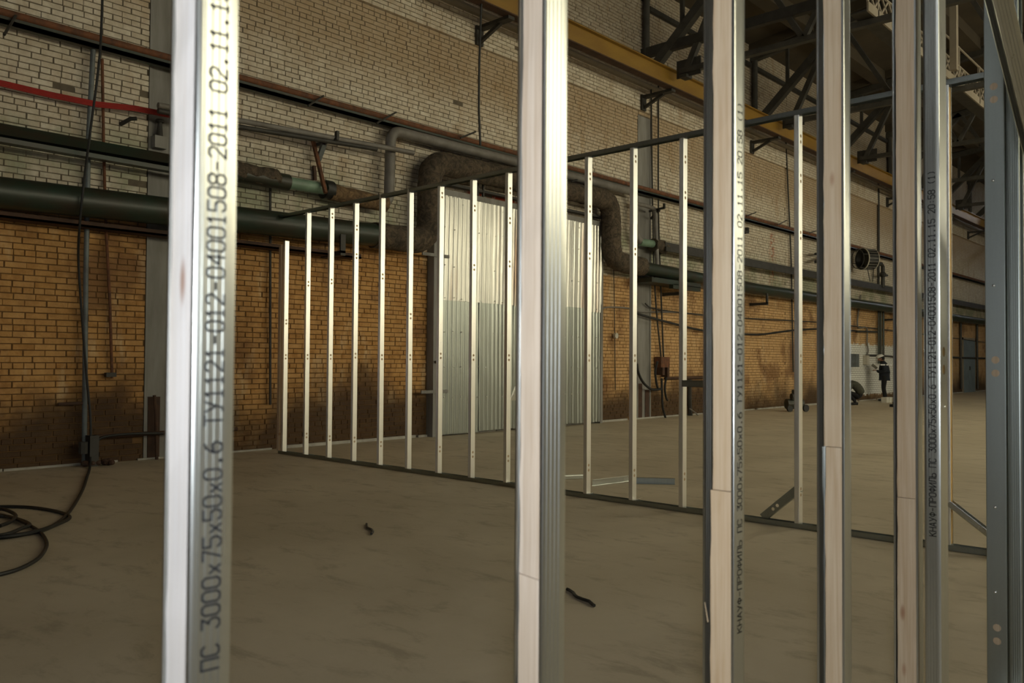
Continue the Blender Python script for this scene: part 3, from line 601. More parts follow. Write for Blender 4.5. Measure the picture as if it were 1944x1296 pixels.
# bracket scraps further right
q = atY(1412, 440, 12.2); tag(MB().bar(atY(1413, 441, 12.2), atY(1419, 440, 12.2), .1, .1).bar(atY(1418, 432, 12.2), atY(1418, 442, 12.2), .1, .1).build('angle_bracket', 'dark_steel'), 'small black angle bracket on the white bricks below the rail', 'bracket')
tag(MB().bar(atY(1548, 482, 12.0), atY(1566, 481, 12.2), .08, .08).bar(atY(1548, 497, 12.0), atY(1566, 487, 12.2), .08, .1).build('twin_bracket', 'dark_steel'), 'dark two-armed bracket on the wall beside the timbered stud', 'bracket')
wire('wall_rod', 'long thin dark rod down the wall behind the rear partition', [(1492, 270), (1497, 380), (1502, 500), (1504, 610), (1506, 706)], .025, 12.33, cat='rod')
wire('wall_rod', 'tall thin dark rod down the wall above the fan heater', [(1667, 345), (1668, 400), (1668, 470), (1668, 540)], .045, 12.33, cat='rod')
for k, x_ in enumerate((1668, 1672, 1677)): wire('drain_pipe', '%s of three thin dark pipes rising behind the standing worker' % ('leftmost', 'middle', 'rightmost')[k], [(x_, 588), (x_, 640), (x_, 690 if k < 2 else 684)], .045, 12.3, 'green_paint', 'pipe')
wire('worker_cable', 'grey cable hanging to the socket beside the standing worker', [(1634, 560), (1628, 618), (1645, 622), (1646, 650), (1648, 665), (1646, 675)], .03, 12.33, 'grey_pipe')
wire('worker_line', 'dark cable along the white wall behind the worker helmet', [(1646, 674), (1670, 675), (1695, 677), (1706, 682)], .035, 12.33)
wire('wall_bar', 'short dark horizontal bar on the ochre wall above the white patch', [(1626, 629), (1640, 629), (1666, 630)], .04, 12.33, cat='bar')
q = atY(1645, 682, 12.3); tag(MB().box(q.x-.13, q.y-.08, q.z-.2, q.x+.1, 12.395, q.z+.16).build('socket_box', 'plastic_cream'), 'worn cream socket box on the white wall left of the standing worker', 'socket')
q = atY(1624, 684, 12.2); tag(MB().box(q.x-.2, q.y-.1, q.z-.25, q.x+.12, 12.395, q.z+.25).build('meter_box', 'steel_blue'), 'grey meter box on the white wall beside the timbered stud', 'box')
for x_, lab in ((1824, 'left'), (1855, 'right')):
    wire('wall_pipe', 'thin dark pipe down the far wall, %s of the blue door' % lab, [(x_, 612), (x_, 680), (x_+1, 738)], .06, 12.3, cat='pipe')
wire('wall_pipe', 'thin level pipe crossing the far wall by the blue door', [(1806, 678), (1830, 679), (1875, 680)], .05, 12.32, cat='pipe')
# far door
dx0, dx1 = 47.9, 50.0
do = struct(MB().box(dx0, WY-.06, 0, dx1, WY-.01, 2.72).build('door_1', 'door_blue')); MB().box(dx0-.12, WY-.05, 0, dx0, WY-.0, 2.85).box(dx1, WY-.05, 0, dx1+.12, WY, 2.85).box(dx0-.12, WY-.05, 2.72, dx1+.12, WY, 2.85).build('door_frame', 'concrete', do); MB().box(dx0+1.0, WY-.1, 1.15, dx0+1.06, WY-.06, 1.35).build('door_handle', 'dark_steel', do)
# fan heater
fc = atY(1646, 492, 11.75); fh = empty('fan_heater', fc, math.radians(150)); tag(fh, 'round black fan heater with a ribbed drum hung on the wall', 'fan heater'); fh.scale = (.82, .82, .86)
def disc(pts): 
    m = MB(); n = 24; vs = []
    for a, r in pts:
        for k in range(n): t = 2*math.pi*k/n; vs.append((a, r*math.cos(t), r*math.sin(t)))
    return m.add(vs, [(i*n+k, i*n+(k+1) % n, (i+1)*n+(k+1) % n, (i+1)*n+k) for i in range(len(pts)-1) for k in range(n)])
disc([(-.3, .0), (-.3, .44), (.28, .46), (.28, .40), (.1, .3), (.1, 0)]).build('drum', 'black_rubber', fh, 40)
disc([(.26, .47), (.26, .50), (.30, .50), (.30, .47), (.26, .47)]).build('rim', 'plastic_cream', fh, 40); disc([(-.31, .45), (-.31, .475), (-.28, .475), (-.28, .45), (-.31, .45)]).build('rim', 'plastic_cream', fh, 40)
for k in range(20): t = 2*math.pi*k/20; MB().box(-.27, -.012, .445, .25, .012, .47).build('fin', 'grey_pipe', fh).rotation_euler = (t, 0, 0)
m = MB(); m.tube(arc((.52, 0, 0), 0, 2*math.pi, .42, 24, (0, 1, 0), (0, 0, 1)), .018, 6, False)
for k in range(4): t = math.pi*k/2+.4; m.tube([(.28, .45*math.cos(t), .45*math.sin(t)), (.52, .42*math.cos(t), .42*math.sin(t))], .015, 6)
m.build('guard_ring', 'dark_steel', fh, 40)
MB().tube([(-.2, .2, -.4), (-.1, .25, -1.0)], .02, 6).tube([(.15, .2, -.4), (.05, .25, -1.0)], .02, 6).build('stay', 'dark_steel', fh, 40)
q = [atY(x, y, 11.95) for x, y in ((1661, 501), (1673, 501), (1676, 506), (1676, 545))]
hv = empty('valve_pipe', q[2]); tag(hv, 'black elbow pipe with a valve from the fan heater down to the trough', 'pipe')
MB().tube([p-q[2] for p in q], .075, 10).build('pipe', 'dark_steel', hv, 40); v = atY(1676, 521, 11.95)-q[2]; MB().ball(v, .13).bar(v, v+Vector((.5, 0, 0)), .08, .08).build('valve', 'dark_steel', hv)

# ------------------------------------------------------------------ ribbed steel studs
FW, FL, LIP, TH = .075, .047, .007, .0012      # web, flange, lip, thickness
def flange_line(s):
    h = FW/2; P = [(FL, h-LIP), (FL, h-.0020), (FL-.0008, h-.0007), (FL-.0023, h)]
    a = FL-.006
    for c in (.0385, .0305, .0225, .0145):
        P += [(c+.0008, h), (c, h-.00095), (c-.0008, h)]
    P += [(.0025, h), (.0007, h-.0007), (0, h-.0025)]
    return [(x, s*y) for x, y in P]
def ribbon(m, P, z0, z1, th, s):
    n = len(P); Q = []
    for i in range(n):
        a, b = Vector(P[max(i-1, 0)]), Vector(P[min(i+1, n-1)]); d = (b-a).normalized(); nn = Vector((-d.y, d.x))*s
        Q.append((P[i][0]+nn.x*th, P[i][1]+nn.y*th))
    vs = [(x, y, z) for z in (z0, z1) for x, y in P]+[(x, y, z) for z in (z0, z1) for x, y in Q]
    fs = []
    for i in range(n-1):
        fs += [(i, i+1, n+i+1, n+i), (2*n+i+1, 2*n+i, 3*n+i, 3*n+i+1), (i+1, i, 2*n+i, 2*n+i+1), (n+i, n+i+1, 3*n+i+1, 3*n+i)]
    fs += [(0, n, 3*n, 2*n), (n-1, 3*n-1, 4*n-1, 2*n-1)]
    m.add(vs, fs)
def web_plate(m, z0, z1, holes, hr=.0155):
    h = FW/2-.0025; cuts = sorted(c for c in holes if z0+.03 < c < z1-.03); z = z0
    def plain(a, b): m.box(0, -h, a, TH, h, b)
    for c in cuts:
        a, b = c-.024, c+.024
        if a > z: plain(z, a)
        n = 16; ring = []; sq = []
        for k in range(n):
            t = 2*math.pi*(k+.5)/n; cx, cz_ = math.cos(t), math.sin(t); ring.append((hr*cx, hr*cz_)); sc_ = 1/max(abs(cx)/h, abs(cz_)/.024); sq.append((cx*sc_, cz_*sc_))
        vs = [(x, p[0], c+p[1]) for x in (0, TH) for L in (ring, sq) for p in L]; fs = []
        for k in range(n):
            k2 = (k+1) % n; fs += [(k, k2, n+k2, n+k), (2*n+k2, 2*n+k, 3*n+k, 3*n+k2), (k2, k, 2*n+k, 2*n+k2)]
        m.add(vs, fs)
        for sy in (-1, 1):
            for sz in (-1, 1):
                ks = [k for k in range(n) if sq[k][0]*sy >= 0 and sq[k][1]*sz >= 0]
                p1 = max((sq[k] for k in ks if abs(abs(sq[k][1])-.024) < 1e-6), key=lambda p: abs(p[0])); p2 = max((sq[k] for k in ks if abs(abs(sq[k][0])-h) < 1e-6), key=lambda p: abs(p[1]))
                for x in (0, TH): m.add([(x, p1[0], c+p1[1]), (x, sy*h, c+sz*.024), (x, p2[0], c+p2[1])], [(0, 1, 2)])
        z = b
    if z < z1: plain(z, z1)
def stud_mesh(z0, z1, holes, name='stud', grow=0.):
    m = MB()
    for s in (1, -1): ribbon(m, flange_line(s), z0, z1, TH, s)
    web_plate(m, z0, z1, holes)
    if grow: m.v = [(x-(grow if x < .002 else 0), y*(1+grow/.0375), z) for x, y, z in m.v]
    me = m.mesh(name)
    b = bmesh.new(); b.from_mesh(me); bmesh.ops.remove_doubles(b, verts=b.verts, dist=2e-5); bmesh.ops.recalc_face_normals(b, faces=b.faces); b.to_mesh(me); b.free()
    for p in me.polygons: p.use_smooth = True
    me.set_sharp_from_angle(angle=math.radians(28)); return me
# single-stroke stencil lettering, cell 4 x 6
GL = {'0': ['1,0 3,0 4,1 4,5 3,6 1,6 0,5 0,1 1,0'], '1': ['.8,4.8 2,6 2,0', '.8,0 3.2,0'], '2': ['0,5 1,6 3,6 4,5 4,4 0,0 4,0'], '3': ['0,6 4,6 2,3.6 3,3.6 4,2.6 4,1 3,0 1,0 0,1'],
 '4': ['3,0 3,6 0,2 4,2'], '5': ['4,6 0,6 0,3.4 3,3.4 4,2.6 4,1 3,0 1,0 0,1'], '6': ['3.4,6 1.6,5.4 0,3 0,1 1,0 3,0 4,1 4,2.4 3,3.4 0,3'], '7': ['0,6 4,6 1.4,0'], '8': ['1,3.2 0,4.2 0,5 1,6 3,6 4,5 4,4.2 3,3.2 1,3.2 0,2.2 0,1 1,0 3,0 4,1 4,2.2 3,3.2'],
 'x': ['.4,0 3.6,3.6', '.4,3.6 3.6,0'], '.': ['1.7,0 2.3,0 2.3,.7 1.7,.7 1.7,0'], ':': ['2,1 2,1.6', '2,3.6 2,4.2'], '-': ['.6,3 3.4,3'], '(': ['2.8,6 1.6,4.6 1.6,1.4 2.8,0'], ')': ['1.2,6 2.4,4.6 2.4,1.4 1.2,0'],
 'К': ['0,0 0,6', '4,6 0,2.8', '1,3.6 4,0'], 'Н': ['0,0 0,6', '4,0 4,6', '0,3 4,3'], 'А': ['0,0 2,6 4,0', '.8,2 3.2,2'], 'У': ['0,6 2,2.6', '4,6 1.6,0 .4,0'], 'Ф': ['2,0 2,6', '1,1.6 3,1.6 4,2.6 4,4 3,5 1,5 0,4 0,2.6 1,1.6'], 'П': ['0,0 0,6 4,6 4,0'], 'Р': ['0,0 0,6 3,6 4,5 4,4 3,3 0,3'], 'О': ['1,0 3,0 4,1 4,5 3,6 1,6 0,5 0,1 1,0'],
 'И': ['0,6 0,0 4,6 4,0'], 'Л': ['0,0 .8,1 1,6 4,6 4,0'], 'Ь': ['0,6 0,0 3,0 4,.8 4,2.4 3,3.2 0,3.2'], 'С': ['4,5 3,6 1,6 0,5 0,1 1,0 3,0 4,1'], 'Т': ['0,6 4,6', '2,6 2,0']}
TXT = 'КНАУФ-ПРОФИЛЬ ПС 3000x75x50x0.6 ТУ1121-012-04001508-2011 02.11.15 20:58 (1)'
def text_mesh(z_pc, s, adv, hgt=.0195, lw=.0024):
    # runs up the flange; letter tops point at the open edge of the profile
    m = MB(); i0 = TXT.index('ПС'); wd = adv*.74; yb = FW/2+.00035
    for i, ch in enumerate(TXT):
        zb = z_pc+(i-i0)*adv
        for st in GL.get(ch, []):
            pts = [tuple(map(float, p.split(','))) for p in st.split()]
            Q = [Vector((.0135+p[1]/6*hgt, zb+p[0]/4*wd)) for p in pts]
            for a, b in zip(Q, Q[1:]):
                d = b-a
                if d.length < 1e-6: continue
                d.normalize(); n_ = Vector((-d.y, d.x))*lw/2; a2, b2 = a-d*lw*.35, b+d*lw*.35
                m.add([(p.x, s*yb, p.y) for p in (a2-n_, b2-n_, b2+n_, a2+n_)], [(0, 1, 2, 3)])
    return m
def timber_mesh(a0, a1, b0, b1, z0, z1, rough=.0012):
    m = MB(); nz = max(2, int((z1-z0)/.05)); vs = []
    for j in range(nz+1):
        z = z0+(z1-z0)*j/nz; q = lambda: random.uniform(-rough, rough)
        ch = .002
        for (x, y) in ((a0, b0), (a1-ch, b0), (a1, b0+ch), (a1, b1-ch), (a1-ch, b1), (a0, b1)): vs.append((x+q(), y+q(), z))
    n = 6; fs = [(j*n+k, j*n+(k+1) % n, (j+1)*n+(k+1) % n, (j+1)*n+k) for j in range(nz) for k in range(n)]+[tuple(range(n))[::-1], tuple(range(nz*n, nz*n+n))]
    return m.add(vs, fs)
def screw(parent, a, b, z, r=.0045):
    m = MB().ball((0, 0, 0), r, 8, 4, (.6, 1, 1)); o = m.build('screw', 'zinc_bright', parent, 60); o.location = (a, b, z); return o

# ---- rear partition (plane X = XP), web of every stud faces the camera side
XP = 7.365; Y0 = 11.652; HT = 3.79
par = empty('partition_frame', (XP, 6.5, 0)); tag(par, 'rear partition frame of bare galvanised studs standing before the gate', 'partition frame')
def track(z0, z1, y0, y1, parent, mat, ox=0.):
    m = MB(); zo = z0 if z1 > z0 else z0
    up = 1 if z1 > z0 else -1; za, zb = min(z0, z1), max(z0, z1); zw = z0
    m.box(ox-.0015, y0, za, ox, y1, zb); m.box(ox+FW+.002, y0, za, ox+FW+.0035, y1, zb); m.box(ox-.0015, y0, min(zw, zw+.0015*up), ox+FW+.0035, y1, max(zw, zw+.0015*up))
    return m.build('track', mat, parent)
t_ = track(.001, .046, 1.0-6.5, 11.78-6.5, par, 'zinc_dull'); t_ = track(HT, HT-.046, 1.0-6.5, 11.95-6.5, par, 'zinc_dull')
LAP = {0: 3.0, 1: 2.90, 2: 2.93, 3: 3.2, 4: 2.9, 5: 2.92, 6: 2.91, 7: 2.94, 8: 2.95, 9: 2.92, 10: 2.93, 11: 2.94, 12: 2.91, 13: 2.93, 14: 2.94, 16: 2.9, 17: 2.92}
for i in range(18):
    if i == 15: continue
    y = Y0-.6*i; zt = HT-.003; hz = []
    for base in ((.30, 1.5, 2.62) if i % 3 else (.32, 1.52, 2.95)): hz += [base, base+.055]
    if i in (0, 5): hz = [1.5, 1.555, 2.05, 2.105]
    lap = LAP[i]
    if i == 16:
        zt = HT-.003
    main_top = max(3.0, lap+.03) if i else 3.36
    me = stud_mesh(.003, main_top, [q for q in hz if q < main_top-.05])
    s = link('stud', me, 'zinc_aged', par); s.location = (XP+FW/2-XP, y-6.5, 0); s.rotation_euler = (0, 0, math.radians(90)+random.gauss(0, .012))
    if i == 16: s.rotation_euler = (0, 0, math.radians(-90)); s.location.y = 2.0+FL-6.5
    uh = [] if i in (0, 1, 4, 5) else [3.36, 3.415] if i % 2 else [3.14, 3.195, 3.5, 3.555]
    if i in (2, 6, 11): uh = [3.6, 3.655]
    if i:
        ex = link('extension', stud_mesh(lap, zt, uh, 'extension', .0012), 'zinc_bright', s); ex.rotation_euler = (0, 0, 0)
    tm = timber_mesh(.004, .043, -.033, .033, .05, (zt if i else 3.36)-.05).build('timber', 'pine_yellow' if i >= 16 else 'pine', s)
    for z in random.sample([.22, .5, .62, .82, 1.05, 1.3, 1.72, 1.95, 2.2, 2.45], 4): screw(s, -.001, random.uniform(-.006, .006), z)
    if i == 0:
        ep = timber_mesh(-.02, .02, -.03, .03, .05, 3.3).build('end_timber', 'pine', par); ep.location = (-.005, y+.105-6.5, 0)
# braces at the foot of the doorway, and one short noggin
def diag(name, p, q, mat, parent, roll=0., holes=None):
    p, q = Vector(p), Vector(q); d = q-p; L = d.length
    o = link(name, stud_mesh(0, L, holes or [], name), mat, parent)
    z = d.normalized(); x = Vector((1, 0, 0)); x = (x-z*x.dot(z)).normalized(); y = z.cross(x)
    R3 = Matrix((x, y, z)).transposed() @ Matrix.Rotation(roll, 3, 'Z'); o.matrix_local = Matrix.Translation(p) @ R3.to_4x4(); return o
diag('brace', (.03, 3.62-6.5, .05), (.03, 3.27-6.5, .36), 'zinc_dull', par, 0, [.14, .195])
diag('brace', (.03, 2.03-6.5, .36), (.03, 1.62-6.5, .06), 'zinc', par, math.radians(90))
ng = MB().box(.0, -.31, 1.245, .004, .31, 1.31).box(0, -.31, 1.245, .05, .31, 1.249).box(0, -.31, 1.306, .05, .31, 1.31).build('noggin', 'zinc_dull', par); ng.location = (-.006, Y0-.6*12.5-6.5, 0)
for i, dz in ((8, .05), (10, .05), (11, .05)):
    m = MB().add([(0, -.02, .047), (.075, -.02, .047), (.085, -.07, .075), (.02, -.06, .062), (.05, -.08, .05)], [(0, 1, 2, 3), (0, 3, 4)]); o = m.build('bent_tab', 'zinc_bright', par); o.location = (0, Y0-.6*i-6.5, 0)

# ---- foreground frame (plane Y = .86), open sides face left and are packed with timber
YF = .8606; X0F = .4244
fr = empty('partition_frame', (1.6, YF+.0375, 0)); tag(fr, 'foreground partition frame of ribbed studs packed with pale timber', 'partition frame')
tk = MB().box(-1.6, -.039, .001, 2.9, .039, .0025).box(-1.6, -.0405, .001, 2.9, -.039, .046).box(-1.6, .039, .001, 2.9, .0405, .046).build('track', 'zinc', fr)
tk = MB().box(-1.6, -.039, 3.796, 2.9, .039, 3.7975).box(-1.6, -.0405, 3.752, 2.9, -.039, 3.7975).box(-1.6, .039, 3.752, 2.9, .0405, 3.7975).build('track', 'zinc', fr)
ADV = .01507
# corner pixel x (open edge of the camera-side flange), twist in degrees, timber b-range, joint height, timber shift
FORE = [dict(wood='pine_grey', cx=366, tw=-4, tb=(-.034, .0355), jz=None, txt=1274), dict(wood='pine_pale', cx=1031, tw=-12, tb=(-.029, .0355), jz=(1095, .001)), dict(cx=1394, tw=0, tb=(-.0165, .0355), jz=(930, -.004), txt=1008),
        dict(cx=1603, tw=0, tb=(-.0195, .0355), jz=(848, .004)), dict(cx=1742, tw=0, tb=(-.0275, .0355), jz=(945, .0005))]
for k, e in enumerate(FORE):
    P = atY(e['cx'], 690, YF); zt = 3.79
    me = stud_mesh(.003, zt, [.35, .405, 1.55, 1.605, 2.75, 2.805])
    s = link('stud', me, 'zinc', fr); th = math.radians(180+e['tw'])
    # local open camera-side corner (FL, +FW/2) must land on P
    ca, sa = math.cos(th), math.sin(th); lx, ly = FL, FW/2
    s.location = (P.x-(ca*lx-sa*ly)-1.6, P.y-(sa*lx+ca*ly)-(YF+.0375), 0); s.rotation_euler = (0, 0, th)
    rec = .043
    if e['jz']:
        zj = atY(e['cx']-15, e['jz'][0], YF+.03).z; sh = e['jz'][1]
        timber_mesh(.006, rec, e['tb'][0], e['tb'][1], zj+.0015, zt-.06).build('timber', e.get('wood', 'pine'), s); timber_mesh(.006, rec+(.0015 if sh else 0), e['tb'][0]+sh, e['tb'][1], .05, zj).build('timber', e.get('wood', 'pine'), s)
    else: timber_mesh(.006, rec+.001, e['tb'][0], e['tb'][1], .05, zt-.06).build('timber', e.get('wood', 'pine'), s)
    if 'txt' in e:
        o = text_mesh(atY(e['cx']+15, e['txt'], YF).z, 1, ADV*(.967 if k == 0 else 1)).build('printed_text', 'ink', s); o['label'] = 'black stencilled product marking'
# splinter on the third stud
p1, p2 = atY(1338, 1143, YF+.03), atY(1344, 1180, YF+.03); o = MB().tube([(p1.x-1.6, p1.y-YF-.0375, p1.z), (p2.x-1.6, p2.y-YF-.0375, p2.z)], [.0006, .0012], 5).build('splinter', 'pine', fr)
# stud turned to the cross wall: flange towards the camera end, web to the right, yellow timber inside
P = atY(1785, 690, .787)
me = stud_mesh(.003, 3.79, [.35, .405, 1.475, 1.53, 2.75, 2.805]); s = link('stud', me, 'zinc', fr); s.rotation_euler = (0, 0, math.radians(90)); s.location = (P.x+FW/2-1.6, P.y-(YF+.0375), 0)
timber_mesh(.006, .042, -.034, .034, .05, 3.73).build('timber', 'pine_yellow', s); o = text_mesh(atY(1772, 891, .79).z, 1, ADV).build('printed_text', 'ink', s); o['label'] = 'black stencilled product marking'
screw(s, -.001, .0, 1.36, .005)
# far jamb of the near doorway: web with paired holes, and a ribbed stud beside it
P = atY(1909, 690, YF)
me = stud_mesh(.003, 3.79, [.35, .405, 1.455, 1.51, 2.60, 2.655]); s = link('stud', me, 'zinc_dull', fr); s.rotation_euler = (0, 0, 0); s.location = (P.x-1.6, 0, 0)
timber_mesh(.004, .043, -.033, .033, .05, 3.73).build('timber', 'pine', s)
for z in (2.26, 1.82, .9, .55): screw(s, -.002, .004, z, .006)
P = atY(1911, 690, .80); P2 = atY(1911, 690, YF-.002)
me = stud_mesh(.003, 3.79, []); s = link('stud', me, 'zinc_dull', fr); s.rotation_euler = (0, 0, math.radians(-90)); s.location = (P2.x+FW/2-1.6+.004, -.0375-.004, 0)
MB().box(-.002, -.05, 1.7, 0, -.03, 2.2).build('edge_strip', 'plastic_cream', s) if 0 else None
# loose stud leaning across the doorway
Q0, Q1 = atY(1905, 0, .55), atY(1969, 270, .55)
z_ = (Q0-Q1).normalized(); kf = Q0.z/z_.z; base = Q0-z_*kf
y_ = (C0-Q0); y_ = (y_-z_*y_.dot(z_)).normalized(); x_ = y_.cross(z_)
lo = link('leaning_stud', stud_mesh(0, kf+.6, []), 'zinc', None)
lo.matrix_world = Matrix.Translation(base) @ (Matrix((x_, y_, z_)).transposed() @ Matrix.Rotation(math.radians(16), 3, 'Z')).to_4x4() @ Matrix.Translation((-FL/2, -FW/2, 0))
tag(lo, 'ribbed galvanised stud leaning across the doorway at the upper right', 'stud')

# ------------------------------------------------------------------ things on the floor
def floor_stud(label, a, b, roll, mat='zinc', z=.03):
    a, b = atZ(*a), atZ(*b); d = b-a; L = d.length; o = link('loose_profile', stud_mesh(0, L, []), mat); zz = d.normalized(); xx = Vector((0, 0, 1)); yy = zz.cross(xx)
    o.matrix_world = Matrix.Translation(a+Vector((0, 0, z))) @ (Matrix((xx, yy, zz)).transposed() @ Matrix.Rotation(math.radians(roll), 3, 'Z')).to_4x4(); return tag(o, label, 'profile', 'loose profiles on the floor')
floor_stud('loose galvanised profile on the floor behind the foreground timber stud', (1010, 912), (1107, 908), 180, z=.05)
floor_stud('loose galvanised profile lying between two rear studs with its side shining', (1124, 922), (1204, 912), 90, z=.038)
floor_stud('short dark galvanised profile lying on the floor, rightmost of the three', (1204, 917), (1281, 919), 90, 'zinc_dull', .038)
for pts, lab in (([(696, 994), (697, 1001), (706, 1005), (708, 1009), (705, 1013)], 'short bent scrap of black cable on the bare floor'), ([(1076, 1118), (1080, 1119), (1089, 1125), (1091, 1129), (1096, 1133), (1106, 1137), (1119, 1141), (1124, 1146), (1128, 1149)], 'crooked black wire scrap on the floor beside the second foreground stud')):
    tag(MB().tube([atZ(x, y, .012) for x, y in pts], .011, 6).build('wire_scrap', 'black_rubber', None, 40), lab, 'wire scrap', 'wire scraps')
# compressor
q = atZ(1508, 781); cp = empty('compressor', (q.x, min(q.y, 11.7), 0)); tag(cp, 'dark wheeled compressor on the floor by the far wall', 'compressor'); cp.scale = (.72, .72, .78)
MB().tube([(-.35, .25, .3), (-.3, .22, .3), (.3, -.22, .3), (.35, -.25, .3)], [.05, .2, .2, .05], 14).build('tank', 'green_paint', cp, 40)
for sx in (-.3, .3): MB().tube([(sx, -sx*.73-.12, .14), (sx-.04, -sx*.73-.2, .14)], .14, 14).build('wheel', 'black_rubber', cp, 40)
MB().tube([(-.12, .08, .58), (.12, -.08, .58)], .13, 12).build('motor', 'dark_steel', cp, 40); MB().box(-.08, -.08, .45, .08, .08, .85).build('pump', 'dark_steel', cp); MB().box(-.28, -.05, .47, .28, .05, .5).build('deck', 'dark_steel', cp)
q = atZ(1702, 772); tag(MB().box(q.x-.25, q.y-.12, 0, q.x+.3, q.y+.15, .09).box(q.x-.1, q.y-.08, .09, q.x+.3, q.y+.1, .16).build('tool_bag', 'black_cloth'), 'small black tool bag on the floor beside the timbered stud', 'bag')

# ------------------------------------------------------------------ people
def skin_body(name, verts, edges, root, mat, parent, sub=2):
    me = bpy.data.meshes.new(name); me.from_pydata([v[0] for v in verts], edges, []); me.update()
    o = link(name, me, mat, parent); md = o.modifiers.new('skin', 'SKIN'); md.use_smooth_shade = True
    for sv, v in zip(me.skin_vertices[0].data, verts): r = v[1]; sv.radius = (r, r) if not isinstance(r, tuple) else r; sv.use_root = False
    me.skin_vertices[0].data[root].use_root = True
    ss = o.modifiers.new('sub', 'SUBSURF'); ss.levels = sub; ss.render_levels = sub
    dg = bpy.context.evaluated_depsgraph_get(); dg.update(); m2 = bpy.data.meshes.new_from_object(o.evaluated_get(dg)); o.modifiers.clear(); o.data = m2; m2.name = name
    if not m2.materials: m2.materials.append(MAT[mat])
    return o
def head(parent, c, tilt, hair, hat=None, mat='skin'):
    c = Vector(c); e = bpy.data.objects.new('head', None)
    m = MB().ball((0, 0, 0), .1, 14, 10, (1.02, .78, 1.2))
    m.v = [(x*(1-.25*max(0, -z-.02)/.1) + (.012 if (-.03 < z < .02 and x > .085) else 0), y*(1-.3*max(0, -z)/.12), z) for x, y, z in m.v]
    m.add([(.095, -.012, -.02), (.095, .012, -.02), (.128, 0, -.03), (.1, 0, .025)], [(0, 2, 3), (2, 1, 3), (0, 1, 2)])
    h = m.build('head', mat, parent, 60); h.location = c; h.rotation_euler = (0, tilt, 0)
    MB().box(.084, -.022, -.06, .094, .022, -.054).build('mouth', 'red_cloth', h)
    for s in (-1, 1): MB().ball((.083, s*.033, .012), .011, 8, 5).build('eye', 'plastic_black', h, 60); MB().ball((0, s*.08, -.005), .022, 8, 5, (.8, .4, 1.3)).build('ear', mat, h, 60)
    if hair: MB().ball((-.018, 0, .02), .104, 12, 8, (1.0, .82, 1.12)).build('hair', hair, h, 60)
    return h
def hand(parent, wrist, fwd, mat='skin'):
    w_, f_ = Vector(wrist), Vector(fwd).normalized(); up = Vector((0, 0, 1)); sd = f_.cross(up).normalized()
    V = [(w_, .02), (w_+f_*.045, (.036, .016)), (w_+f_*.085, (.036, .015))]; E_ = [(0, 1), (1, 2)]
    for k, (off, L) in enumerate(((-.028, .06), (-.009, .072), (.010, .068), (.028, .052))):
        b = w_+f_*.088+sd*off; n = len(V); V += [(b, .0095), (b+f_*L*.5-up*.006, .009), (b+f_*L*.85-up*.03, .008)]; E_ += [(2, n), (n, n+1), (n+1, n+2)]
    n = len(V); V += [(w_+f_*.035-sd*.036, .0105), (w_+f_*.07-sd*.05+up*.01, .0095), (w_+f_*.095-sd*.045+up*.012, .0085)]; E_ += [(1, n), (n, n+1), (n+1, n+2)]
    return skin_body('hand', V, E_, 0, mat, parent, 1)
# standing worker, facing the wall (local +X forward)
q = atY(1679, 690, 11.72); wk = empty('person', (q.x, 11.72, 0), math.radians(110)); tag(wk, 'person in a navy work jacket and white hard hat reading papers by the white wall', 'person'); wk.scale = (1.22, 1.15, 1.03)
V = [((0, 0, .95), (.17, .15)), ((.0, 0, 1.10), (.17, .15)), ((.01, 0, 1.28), (.18, .16)), ((.02, 0, 1.42), (.15, .13)), ((.05, 0, 1.50), .07), ((.07, 0, 1.56), .055),
     ((.01, .17, 1.40), .085), ((-.01, .25, 1.16), .072), ((.15, .19, 1.10), .058), ((.22, .11, 1.17), .046), ((.01, -.17, 1.40), .085), ((-.01, -.25, 1.16), .072), ((.15, -.19, 1.10), .058), ((.22, -.11, 1.17), .046), ((0, 0, .80), (.18, .16))]
skin_body('jacket', V, [(0, 1), (1, 2), (2, 3), (3, 4), (4, 5), (3, 6), (6, 7), (7, 8), (8, 9), (3, 10), (10, 11), (11, 12), (12, 13), (0, 14)], 0, 'navy_cloth', wk)
V = [((0, 0, .95), (.14, .12)), ((0, .09, .88), .095), ((.03, .10, .50), .072), ((-.02, .10, .10), .062), ((0, -.09, .88), .095), ((.03, -.11, .50), .072), ((-.04, -.12, .10), .062), ((0, 0, 1.05), .12)]
skin_body('trousers', V, [(0, 7), (0, 1), (1, 2), (2, 3), (0, 4), (4, 5), (5, 6)], 0, 'black_cloth', wk)
for s in (-1, 1): MB().tube([(-.09, s*.105, .045), (.0, s*.105, .06), (.1, s*.105, .045), (.19, s*.105, .035)], [.04, .05, .045, .03], 10).build('boot', 'black_rubber', wk, 60)
h_ = head(wk, (.10, 0, 1.62), .5, 'black_cloth')
m = MB(); n = 16
m.tube([(0, 0, .05), (0, 0, .09), (0, 0, .13), (0, 0, .16), (0, 0, .172)], [.125, .122, .105, .065, .02], n).add([(.17*math.cos(2*math.pi*k/n)+.02, .125*math.sin(2*math.pi*k/n), .052) for k in range(n)]+[(.17*math.cos(2*math.pi*k/n)+.02, .125*math.sin(2*math.pi*k/n), .06) for k in range(n)], [tuple(range(n))[::-1], tuple(range(n, 2*n))]+[(k, (k+1) % n, n+(k+1) % n, n+k) for k in range(n)])
m.build('hard_hat', 'hat_white', h_, 50)
for s in (-1, 1): hand(wk, (.225, s*.105, 1.175), (.75, -s*.5, .05))
for y0, y1 in ((-.16, -.11), (-.09, -.06), (-.03, .15)): MB().box(-.22, y0, 1.36, -.145, y1, 1.40).build('reflective_strip', 'reflective', wk).location = (.0, 0, 0)
MB().box(-.11, .19, 1.36, -.05, .275, 1.41).box(-.02, .19, 1.36, .12, .275, 1.41).build('reflective_strip', 'reflective', wk)
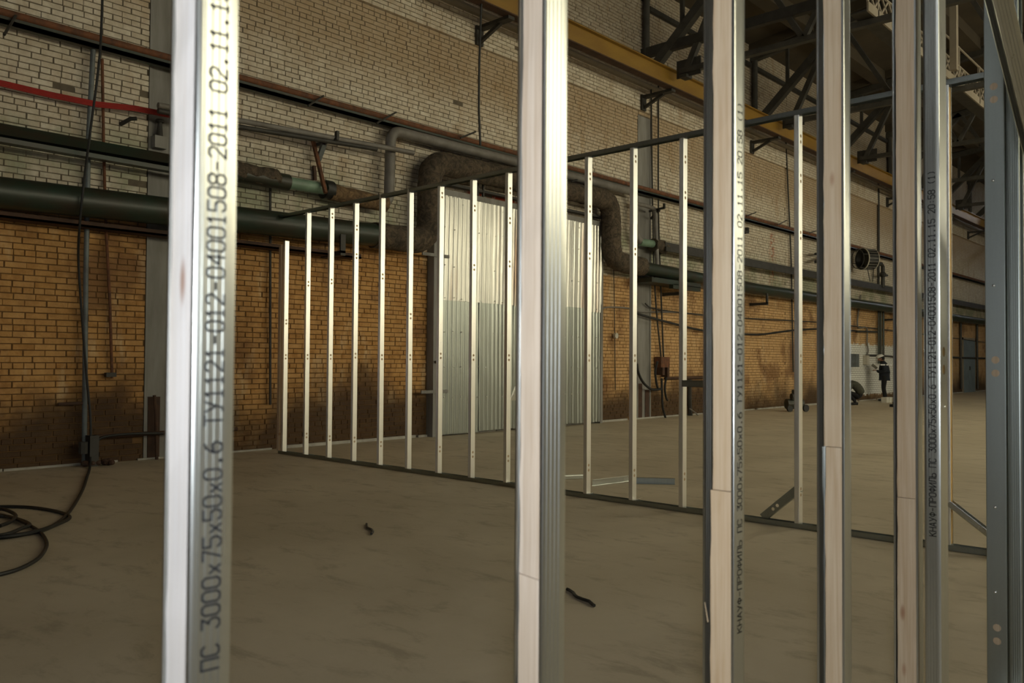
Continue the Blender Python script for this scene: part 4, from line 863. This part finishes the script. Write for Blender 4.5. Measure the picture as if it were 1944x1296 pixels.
pa = MB().box(0, 0, 0, .21, .28, .012).build('papers', 'paper'); pa.parent = None; mw = Matrix.Translation(wk.location) @ Matrix.Rotation(math.radians(110), 4, 'Z') @ Matrix.Diagonal((1.22, 1.15, 1.03, 1)); pa.matrix_world = mw @ Matrix.Translation((.25, -.14, 1.20)) @ Matrix.Rotation(-.75, 4, 'Y') @ Matrix.Rotation(.35, 4, 'X'); tag(pa, 'sheaf of pale papers held by the standing worker', 'papers')
# white blocks in front of the boots
q = atY(1681, 690, 11.25)
for k in range(2):
    o = MB().box(-.13, -.1, 0, .13, .1, .2).build('foam_block', 'foam_white'); o.location = (q.x-.05+.27*k*.9, 11.25-.03*k, 0); o.rotation_euler = (0, 0, math.radians(-70)*0); tag(o, 'white block on the floor at the worker boots, %s of the two' % ('left', 'right')[k], 'block', 'white blocks')
# crouching worker
q = atY(1628, 690, 11.25); cr = empty('person', (q.x, 11.25, 0), math.radians(110)); tag(cr, 'person in an olive jacket crouching by the white wall beside the timbered stud', 'person')
V = [((-.12, 0, .36), (.17, .15)), ((-.08, 0, .52), (.18, .17)), ((.06, 0, .70), (.19, .17)), ((.20, 0, .80), (.14, .12)), ((.28, 0, .84), .07), ((.20, .18, .74), .078), ((.26, .23, .52), .062), ((.44, .15, .46), .05), ((.20, -.18, .74), .078), ((.26, -.23, .52), .062), ((.44, -.15, .46), .05)]
skin_body('jacket', V, [(0, 1), (1, 2), (2, 3), (3, 4), (3, 5), (5, 6), (6, 7), (3, 8), (8, 9), (9, 10)], 0, 'olive_cloth', cr)
V = [((-.12, 0, .32), (.16, .14)), ((-.02, .11, .30), .10), ((.30, .16, .46), .078), ((.06, .13, .10), .06), ((-.02, -.11, .30), .10), ((.30, -.16, .46), .078), ((.06, -.13, .10), .06), ((-.12, 0, .42), .13)]
skin_body('trousers', V, [(0, 7), (0, 1), (1, 2), (2, 3), (0, 4), (4, 5), (5, 6)], 0, 'black_cloth', cr)
for s in (-1, 1): MB().tube([(-.02, s*.13, .05), (.06, s*.13, .06), (.16, s*.14, .045), (.25, s*.14, .035)], [.04, .05, .045, .03], 10).build('boot', 'black_rubber', cr, 60)
h_ = head(cr, (.36, 0, .92), .45, None)
MB().ball((-.01, 0, .035), .108, 12, 8, (1.02, .82, 1.0)).build('cap', 'red_cloth', h_, 60)
for s in (-1, 1): hand(cr, (.45, s*.145, .46), (.9, -s*.3, -.2))
